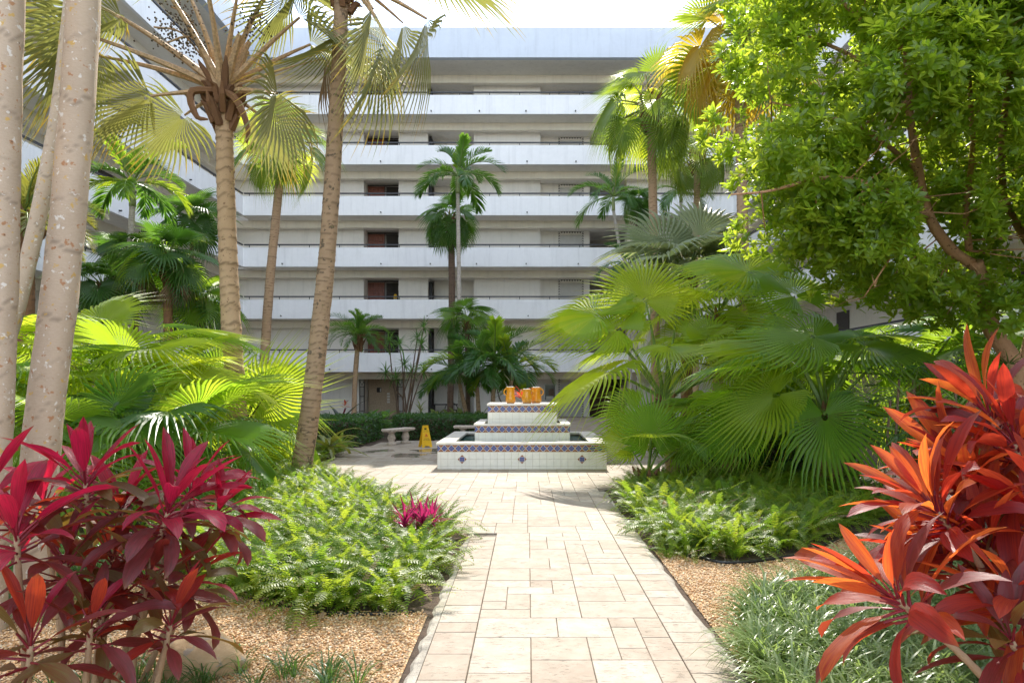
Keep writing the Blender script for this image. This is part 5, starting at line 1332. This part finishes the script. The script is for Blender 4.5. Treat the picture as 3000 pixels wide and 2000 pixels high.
tag(scatter('dry_fronds', FERN, dd, [i % 4 for i in range(len(dd))], 'fan_dead'), 'dry tan fern fronds among the green banks', 'ferns', kind='stuff')
fo2 = fern_mats([(PX(1960, 7.1), 7.1, 0), (PX(2010, 7.2), 7.2, 0)], 16, .55, .8, 8)
tag(scatter('fern_clump', FERN, fo2, [i % 4 for i in range(len(fo2))], 'fern'), 'yellow green fern clump alone at the gravel edge', 'ferns', kind='stuff')
fo3 = fern_mats([(PX(2425, 10.9), 10.9, .35)], 16, .6, .95, 9)
tag(scatter('fern_clump', FERN, fo3, [i % 4 for i in range(len(fo3))], 'fern'), 'fern growing from the rough short palm trunk', 'ferns', kind='stuff')

# ------------------------------------------------------------------ strap leaves: grass, hedge, understory
def blade_T(L, w, arch, seed):
    V = []; T = []; rd = []; m = 5; p = Vector((0, 0, 0)); a0 = R(78)
    for i in range(m+1):
        t = i/m; k = w*.5*(1-t**2.2)*(.6+.8*min(1, t*3))
        V += [(p.x, -k, p.z), (p.x, k, p.z)]; rd += [t, t]
        a = a0-R(arch)*t**1.2; p = p+Vector((math.cos(a), 0, math.sin(a)))*L/m
        if i < m: b = i*2; T += [(b, b+1, b+3), (b, b+3, b+2)]
    return np.array(V), np.array(T), np.array(rd)
GR_ = [blade_T(.34, .010, 95, 1), blade_T(.40, .011, 120, 2), blade_T(.30, .010, 70, 3), blade_T(.36, .009, 140, 4)]
def tufts(spots, nb, s0=.8, s1=1.2, seed=1):
    rs = random.Random(seed); out = []
    for x, y in spots:
        for k in range(nb):
            az = rs.uniform(0, 6.283); q = rs.uniform(0, .05)
            out.append(np.array(frame(azel(az, R(rs.uniform(-28, 12))), (0, 0, 1), (x+q*math.cos(az), y+q*math.sin(az), 0.005), rs.uniform(s0, s1))))
    return out
def grass(label, poly, n, nb, mat, seed, s=(.8, 1.2)):
    mt = tufts(pts_in(poly, n), nb, s[0], s[1], seed); return tag(scatter('lilyturf', GR_, mt, [random.randrange(4) for _ in mt], mat), label, 'grass', kind='stuff')
grass('pale arching lilyturf under the orange cordyline', [(1.40, 2.8), (1.42, 4.5), (1.75, 5.3), (2.3, 5.85), (3.2, 6.5), (4.3, 6.9), (5.8, 7.0), (5.8, 2.8)], 1500, 26, 'grass_blade', 5, (.95, 1.4))
grass('dark lilyturf tuft standing alone beside the path edge', [(1.52, 4.75), (1.85, 4.75), (1.85, 5.05), (1.52, 5.05)], 7, 34, 'grass_dark', 6, (.9, 1.2))
grass('dark lilyturf tufts along the gravel by the boulder', [(-2.9, 3.3), (-2.9, 4.2), (-2.0, 4.35), (-.95, 4.15), (-.9, 3.5)], 34, 26, 'grass_dark', 7, (.55, .85))
grass('dark lilyturf behind the cordyline canes', [(-5.2, 5.0), (-5.2, 7.4), (-3.6, 7.2), (-3.3, 5.2)], 120, 22, 'grass_dark', 8)
grass('dark grassy tufts below the gallery behind the hedge', [(-8.0, 26.5), (-8, 28.5), (-1.0, 28.5), (-1.0, 26.5)], 220, 18, 'grass_dark', 9, (1.2, 2.0))

# hedges: clipped dark leaf masses
def hedge(label, boxes, n, seed):
    rs = random.Random(seed); x0, x1, y0, y1, h = boxes
    t = thing('hedge', label, 'hedge', ((x0+x1)/2, (y0+y1)/2, 0), 'clipped dark hedges round the fountain court')
    MB().box(x0+.12, x1-.12, y0+.12, y1-.12, 0, h-.12).o('twigs', t, 'soil')  # solid dark box standing in for the shaded inside, no separate twigs
    V, T = simple_leaf(.075, .038, -.2); V2, T2 = simple_leaf(.06, .034, .1); mt = []
    for k in range(n):
        q = rs.random(); x = rs.uniform(x0, x1); y_ = rs.uniform(y0, y1); z = rs.uniform(.02, h)
        if q < .45: z = h+rs.gauss(-.04, .04); nd = Vector((0, 0, 1))
        elif q < .75: y_ = y0+abs(rs.gauss(0, .05)); nd = Vector((0, -1, .4))
        elif q < .9: x = x1-abs(rs.gauss(0, .05)); nd = Vector((1, 0, .4))
        else: x = x0+abs(rs.gauss(0, .05)); nd = Vector((-1, 0, .4))
        d = (nd*.6+Vector((rs.gauss(0, .7), rs.gauss(0, .7), rs.gauss(.2, .6)))).normalized()
        mt.append(np.array(frame(d, nd+Vector((rs.gauss(0, .5), rs.gauss(0, .5), .3)), (x, y_, z), rs.uniform(.8, 1.5))))
    tag(scatter('foliage', [(V, T, np.zeros(len(V))), (V2, T2, np.zeros(len(V2)))], mt, [rs.randrange(2) for _ in mt], 'hedge_leaf', parent=t), kind='stuff')
hedge('low clipped hedge behind the weathered bench and yellow sign', (-4.45, -0.55, 22.5, 24.6, .78), 9000, 1)
hedge('low clipped hedge at the court corner left of the weathered bench', (-7.6, -4.95, 19.9, 23.4, .80), 7000, 2)
hedge('clipped hedge right of the fountain under the fan palms', (4.6, 7.2, 15.2, 17.5, .75), 6000, 3)
hedge('shaded hedge behind the rough short palm trunk', (3.2, 6.2, 12.9, 14.4, .8), 6000, 4)
hedge('hedge under the left wing behind the fan palms', (-12.0, -7.7, 20.5, 23.0, .8), 5000, 5)

LEAFS = {}
for nm, mat, w, cv, pt in (('broad', 'broad_green', .42, 55, .30), ('light', 'broad_light', .30, 50, .25), ('strapd', 'bromeliad_dark', .13, 75, .0), ('strapo', 'bromeliad_olive', .16, 70, .0), ('pinkb', 'bromeliad_pink', .11, 30, .0), ('drac', 'broad_green', .085, 60, .0), ('dracl', 'broad_light', .10, 65, .0), ('red', 'cord_red', .20, 40, .2), ('olives', 'cord_olive', .11, 35, .0)):
    LEAFS[nm] = [blade_mesh('plant_leaf', mat, w=w*q, pet=pt, curve=cv*u, gut=.3, peak=.5 if pt else .3, seed=i, petmat='petiole_green', wav=.08, nx=7) for i, (q, u) in enumerate(((1, .8), (.9, 1.2), (1.1, .5)))]
def leafy(name, label, base, lib, n, L, el0=80, el1=10, group=None, seed=1, cat='plant', h=0.0, spread=.0, stem_r=0.0):
    rs = random.Random(seed); t = thing(name, label, cat, base, group); b = Vector(base)
    if stem_r: MB().tube([b-Vector((0, 0, .05)), b+Vector((0, 0, h))], stem_r, 6).o('stem', t, 'cane')
    for i in range(n):
        f = (i+.5)/n; az = i*2.4+rs.uniform(-.3, .3); el = R(el0+(el1-el0)*f+rs.uniform(-8, 8))
        p = b+Vector((rs.uniform(-spread, spread), rs.uniform(-spread, spread), h*(1-f*.5)+.01))
        obj('leaf', LEAFS[lib][rs.randrange(3)], t, frame(azel(az, el), (0, 0, 1), p, L*rs.uniform(.8, 1.15)))
    return t
# pink rosettes among the ferns
for i, (px, py, Y) in enumerate(((1187, 1600, 7.4), (1240, 1610, 7.5), (1215, 1585, 7.7), (1265, 1600, 7.6))):
    leafy('bromeliad', ['magenta rosette at the back of the fern bank bunch', 'magenta rosette on the trunk side of the fern bank bunch', 'magenta rosette in the middle of the fern bank bunch', 'magenta rosette on the path side of the fern bank bunch'][(1, 2, 0, 3)[i]], (PX(px, Y), Y, .22), 'pinkb', 24, .31, 85, 15, 'magenta rosettes in the fern bank', 3+i, h=.06)
leafy('bromeliad', 'dark red strap leaved rosette at the back edge of the right gravel', (PX(2190, 7.6), 7.6, 0), 'olives', 16, .42, 80, 20, None, 9)
leafy('bromeliad', 'dark purple rosette among ferns right of the path', (PX(2110, 7.4), 7.4, 0), 'red', 10, .30, 70, 15, None, 10)
# big bromeliads left of the court
t = leafy('imperial_bromeliad', 'giant dark bromeliad with red flower spike below the gallery', (PX(1000, 24.5), 24.5, .25), 'strapd', 20, 1.35, 75, 5, None, 12)
sp = P(1012, 1195, 24.3)
MB().tube([(PX(1000, 24.5), 24.5, .3), (PX(1006, 24.4), 24.4, .8), sp], .03, 6).o('flower_stalk', t, 'petiole_red')
for k in range(16): obj('bract', LEAFS['red'][k % 3], t, frame(azel(k*2.4, R(20+60*random.random())), (0, 0, 1), sp+Vector((0, 0, .04*(k % 4))), .22))
leafy('imperial_bromeliad', 'broad olive bromeliad spilling beside the mossy trunk', (PX(960, 17.0), 17.0, .25), 'strapo', 16, 1.15, 65, -5, None, 14)
leafy('imperial_bromeliad', 'dark bromeliad half hidden by the mossy trunk', (PX(930, 21), 21.0, .25), 'strapd', 15, 1.1, 75, 5, None, 15)
HL = ['heart leaved plant in front of the giant dark bromeliad', 'heart leaved plant below the pygmy date palm', 'heart leaved plant between the pygmy date palm and the restroom wall', 'heart leaved plant set back against the pygmy date stem', 'heart leaved plant at the mossy trunk end of the corner hedge', 'heart leaved plant next to the iron gate']
for i, (px, Y) in enumerate(((1030, 22.8), (1075, 23.6), (1105, 24.2), (1060, 24.6), (1010, 22.4), (1120, 25.2))):
    leafy('broadleaf_plant', HL[i], (PX(px, Y), Y, .45), 'broad', 15, .62, 75, 5, 'glossy plants behind the corner hedge', 20+i, spread=.25)
SL = ['pale striped foliage plant at the passage end of the low hedge', 'striped foliage plant next to the pale young dragon tree', 'striped foliage plant below the round headed fan palm', 'striped foliage plant at the foot of the stout clump palm', 'striped foliage plant set back behind the other striped ones', 'striped foliage plant nearest the fountain end of the low hedge']
for i, (px, Y) in enumerate(((1290, 25.0), (1325, 24.9), (1362, 25.1), (1398, 24.6), (1345, 25.8), (1425, 24.7))):
    leafy('variegated_plant', SL[i], (PX(px, Y), Y, .5), 'light', 16, .55, 75, 5, 'striped foliage plants behind the low hedge', 30+i, spread=.2)
UL_ = ['dark glossy plant between the fountain court and the leaning fan palm', 'dark glossy plant behind the fern bank below the middle fan palms', 'dark glossy plant just left of the rough short palm trunk', 'dark glossy plant just right of the rough short palm trunk']
for i, (px, Y) in enumerate(((2060, 15.0), (2200, 13.2), (2290, 12.6), (2520, 12.0))):
    leafy('broadleaf_plant', UL_[i], (PX(px, Y), Y, .05), 'broad', 16, .6, 75, 0, 'glossy plants under the fan palms', 40+i, spread=.25)
# dragon trees with tufted heads
def dragon(label, base, tips, seed, L=.62, n=26, lib='drac'):
    rs = random.Random(seed); t = thing('dragon_tree', label, 'shrub', base, 'dragon trees before the gallery')
    b = Vector(base)
    for (p, j) in tips:
        k = b+Vector((rs.uniform(-.1, .1), rs.uniform(-.1, .1), rs.uniform(.5, 1.2)))
        MB().tube(curve_pts([b-Vector((0, 0, .05)), k.lerp(Vector((p.x, p.y, k.z)), .25), k.lerp(p, .55)+Vector((rs.uniform(-.15, .15), 0, rs.uniform(-.1, .1))), p], 10), [.045-.025*i/10 for i in range(11)], 6).o('stem', t, 'bark_dark')
        for i in range(n):
            az = i*2.4+rs.uniform(-.2, .2); el = R(85-115*(i/n)+rs.uniform(-8, 8)); obj('leaf', LEAFS[lib][i % 3], t, frame(azel(az, el), (0, 0, 1), p, L*rs.uniform(.8, 1.1)))
Yd = 28.0
dragon('branching dragon tree with spiky tufted heads by the iron gate', ground(1182, Yd), [(P(x, y_, Yd+dy), 0) for x, y_, dy in ((1140, 1000, .2), (1170, 1010, -.3), (1222, 992, .2), (1242, 960, .4), (1185, 1070, -.4), (1130, 1095, .1), (1235, 1010, -.2), (1240, 1090, .3), (1160, 1110, -.3), (1205, 1090, .4))], 4)
dragon('thin dragon tree behind the dark palm clump', ground(1480, 29), [(P(x, y_, 29), 0) for x, y_ in ((1455, 1130), (1505, 1120), (1480, 1150))], 6)
leafy('dragon_tree', 'small pale young dragon tree beside the passage', ground(1232, 27.0), 'dracl', 22, .55, 80, -25, 'dragon trees before the gallery', 50, cat='shrub', h=.95, stem_r=.03)
leafy('bromeliad', 'dark red leaved plant between the yellow jars', (PX(1530, 16.35), 16.35, 1.396), 'red', 14, .34, 85, 25, None, 52, h=.10)

# ------------------------------------------------------------------ gravel, boulder, small things
ico_v = []; g = (1+5**.5)/2
for a, b in ((-1, g), (1, g), (-1, -g), (1, -g)): ico_v += [(a, b, 0)]
for a, b in ((-1, g), (1, g), (-1, -g), (1, -g)): ico_v += [(0, a, b)]
for a, b in ((g, -1), (g, 1), (-g, -1), (-g, 1)): ico_v += [(a, 0, b)]
ico_v = np.array(ico_v)/math.hypot(1, g)
ico_t = np.array([(0,11,5),(0,5,1),(0,1,7),(0,7,10),(0,10,11),(1,5,9),(5,11,4),(11,10,2),(10,7,6),(7,1,8),(3,9,4),(3,4,2),(3,2,6),(3,6,8),(3,8,9),(4,9,5),(2,4,11),(6,2,10),(8,6,7),(9,8,1)])
PEB = [(ico_v*(1+.22*rng.standard_normal((12, 1)))*np.array(s), ico_t, np.zeros(12)) for s in ((1, .8, .55), (1, .65, .6), (.9, .9, .5))]
def pebbles(label, poly, n, seed):
    rs = random.Random(seed); mt = []
    for x, y_ in pts_in(poly, n):
        s = rs.uniform(.007, .0135); M = Matrix.Translation((x, y_, .012+rs.uniform(0, .006))) @ Euler((rs.uniform(-.5, .5), rs.uniform(-.5, .5), rs.uniform(0, 6.28))).to_matrix().to_4x4() @ Matrix.Scale(s, 4)
        mt.append(np.array(M))
    o = scatter('gravel', PEB, mt, [rs.randrange(3) for _ in mt], 'gravel_pebble'); return tag(o, label, 'gravel', kind='stuff')
pebbles('tan pea gravel left of the path before the fern bank', [(-0.8, 3.4), (-0.8, 5.45), (-1.6, 5.4), (-3.1, 6.3), (-4.6, 8.2), (-5.0, 7), (-4.2, 4.6), (-2.6, 3.4)], 26000, 3)
pebbles('tan pea gravel right of the path before the lilyturf', [(1.37, 3.4), (1.37, 7.4), (2.0, 6.85), (2.7, 7.1), (3.9, 8.2), (4.2, 7.2), (2.4, 5.2), (1.9, 3.4)], 14000, 4)
def boulder(label, c, s, seed, mat='rock', name='boulder', group=None):
    rs = random.Random(seed); bm = bmesh.new(); bmesh.ops.create_icosphere(bm, subdivisions=4, radius=1)
    ks = [(Vector((rs.gauss(0, 1), rs.gauss(0, 1), rs.gauss(0, 1))).normalized(), rs.uniform(.72, .95)) for _ in range(11)]
    from mathutils import noise
    for v in bm.verts:
        p = v.co.copy()
        for nrm, d in ks:
            q = p.dot(nrm)
            if q > d: p -= nrm*(q-d)*.85
        p *= 1+.10*noise.noise(p*2.3+Vector((seed, 0, 0)))+.035*noise.noise(p*8)
        v.co = Vector((p.x*s[0], p.y*s[1], p.z*s[2]))+Vector(c)
    me = bpy.data.meshes.new(name); bm.to_mesh(me); bm.free(); me.materials.append(M_[mat]); me.polygons.foreach_set('use_smooth', [True]*len(me.polygons))
    return tag(obj(name, me), label, 'rock', group)
boulder('tan boulder in the gravel beside the pink cordyline', (PX(615, 4.35), 4.30, .07), (.27, .20, .19), 5)
boulder('pale fist sized stone among the ferns by the magenta rosettes', (PX(1180, 7.1), 7.1, .10), (.16, .12, .13), 6)
mb = MB()
for poly in ([(-0.9, 5.42), (-1.6, 5.38), (-2.4, 5.78), (-3.1, 6.28), (-3.8, 7.2), (-4.5, 8.3)],):
    mb.tube(curve_pts([(x, y_, .008) for x, y_ in poly], 30), .016, 8)
tag(mb.o('garden_edging', None, 'pipe_black', smooth=True), 'black edging strip between left gravel and ferns', 'edging')
tag(MB().tube(curve_pts([(1.75, 7.15, .03), (2.0, 6.85, .03), (2.7, 7.1, .03), (3.3, 7.6, .03), (3.9, 8.3, .03)], 30), .016, 8).o('garden_edging', None, 'pipe_black', smooth=True), 'black edging strip between right gravel and ferns', 'edging')
ul = thing('garden_uplight', 'black garden uplight on a spike among the left ferns', 'light', (PX(752, 11.6), 11.6, 0))
MB().tube([(PX(752, 11.6), 11.6, -.05), (PX(752, 11.6), 11.6, .35)], .02, 8).o('spike', ul, 'pipe_black'); MB().lathe((PX(752, 11.6), 11.6, .34), [(.05, 0), (.085, .05), (.09, .22), (.08, .225), (.07, .15)], 14).o('lamp_head', ul, 'pipe_black', smooth=True)
# litter on the soil
rs = random.Random(77); V, T = simple_leaf(.11, .035, .25); mt = []
for poly, n in ((GRAVEL_L, 60), (GRAVEL_R, 60), (FB_L, 120), (FB_R, 120)):
    for x, y_ in pts_in(poly, n): mt.append(np.array(Matrix.Translation((x, y_, .03)) @ Euler((rs.uniform(-.4, .4), rs.uniform(-.3, .3), rs.uniform(0, 6.28))).to_matrix().to_4x4()))
tag(scatter('leaf_litter', [(V, T, np.zeros(len(V)))], mt, [0]*len(mt), 'fan_dead'), 'dry brown fallen leaves on gravel and soil', 'leaf litter', kind='stuff')

# gallery details
pot = thing('potted_plant', 'potted plant beside the fourth gallery door', 'potted plant', (-7.9, YW+.4, ZB[3]+.2))
MB().lathe((-7.9, YW+.4, ZB[3]+.2), [(.14, 0), (.2, .5), (.22, .55), (.18, .55), (.17, .5)], 14).o('pot', pot, 'bench_stone', smooth=True)
for i in range(16): obj('leaf', LEAFS['broad'][i % 3], pot, frame(azel(i*2.4, R(75-70*i/16)), (0, 0, 1), (-7.9, YW+.4, ZB[3]+.75), .75))
orn = thing('door_ornament', 'small yellow and blue figure standing by the second gallery door', 'ornament', (-7.72, YW+.6, ZB[1]+.2))
MB().lathe((-7.72, YW+.6, ZB[1]+.2), [(.10, 0), (.12, .5), (.08, .9), (.10, 1.2)], 12).o('post', orn, 'lift_door', smooth=True)
MB().lathe((-7.72, YW+.6, ZB[1]+1.4), [(.05, 0), (.11, .06), (.10, .22), (.03, .3)], 12).o('figure', orn, 'sign_yellow', smooth=True)

# person in the dark entrance
def person():
    Y = 36.0; x0 = PX(1822, Y)
    verts = [(0, 0, .92), (0, 0, 1.10), (0, 0, 1.30), (0, 0, 1.45), (0, -.01, 1.54), (0, -.02, 1.64), (0, -.02, 1.74),
             (-.19, 0, 1.42), (-.24, -.02, 1.16), (-.21, -.14, .95), (-.19, -.20, .88), (.19, 0, 1.42), (.24, -.02, 1.16), (.21, -.14, .95), (.19, -.20, .88),
             (-.10, 0, .86), (-.11, -.02, .48), (-.11, .02, .09), (-.11, -.13, .04), (.10, 0, .86), (.11, .03, .48), (.11, .08, .09), (.11, -.07, .04)]
    edges = [(0, 1), (1, 2), (2, 3), (3, 4), (4, 5), (5, 6), (3, 7), (7, 8), (8, 9), (9, 10), (3, 11), (11, 12), (12, 13), (13, 14), (0, 15), (15, 16), (16, 17), (17, 18), (0, 19), (19, 20), (20, 21), (21, 22)]
    rads = [.14, .13, .16, .10, .055, .095, .075, .07, .05, .042, .035, .07, .05, .042, .035, .095, .062, .045, .04, .095, .062, .045, .04]
    me = bpy.data.meshes.new('person'); me.from_pydata([(x0+a, Y+b, c+.03) for a, b, c in verts], edges, [])
    o = bpy.data.objects.new('person', me); col.objects.link(o)
    sk = o.modifiers.new('skin', 'SKIN'); sb = o.modifiers.new('sub', 'SUBSURF'); sb.levels = 2; sb.render_levels = 2
    sv = me.skin_vertices[0].data if me.skin_vertices else None
    if sv is None:
        bpy.context.view_layer.objects.active = o; o.select_set(True); bpy.ops.object.modifier_apply
    if sv:
        for i, r in enumerate(rads): sv[i].radius = (r, r*.8)
        sv[0].use_root = True
    dg = bpy.context.evaluated_depsgraph_get(); m2 = bpy.data.meshes.new_from_object(o.evaluated_get(dg)); bpy.data.objects.remove(o)
    m2.materials.clear(); m2.materials.append(M_['navy_cloth']); m2.materials.append(M_['skin'])
    for p in m2.polygons:
        z = p.center.z-.03; p.material_index = 1 if (z > 1.50 or (z < .94 and abs(p.center.x-x0) > .155 and p.center.y < Y-.10)) else 0
        p.use_smooth = True
    t = tag(obj('person', m2), 'person in dark navy clothes standing in the entrance shade behind fan leaves', 'person')
    hr = MB().lathe((x0, Y-.005, 1.70), [(.098, 0), (.102, .05), (.085, .10), (.045, .125)], 16); hr.o('hair', t, 'hair_dark', smooth=True)
    return t
person()
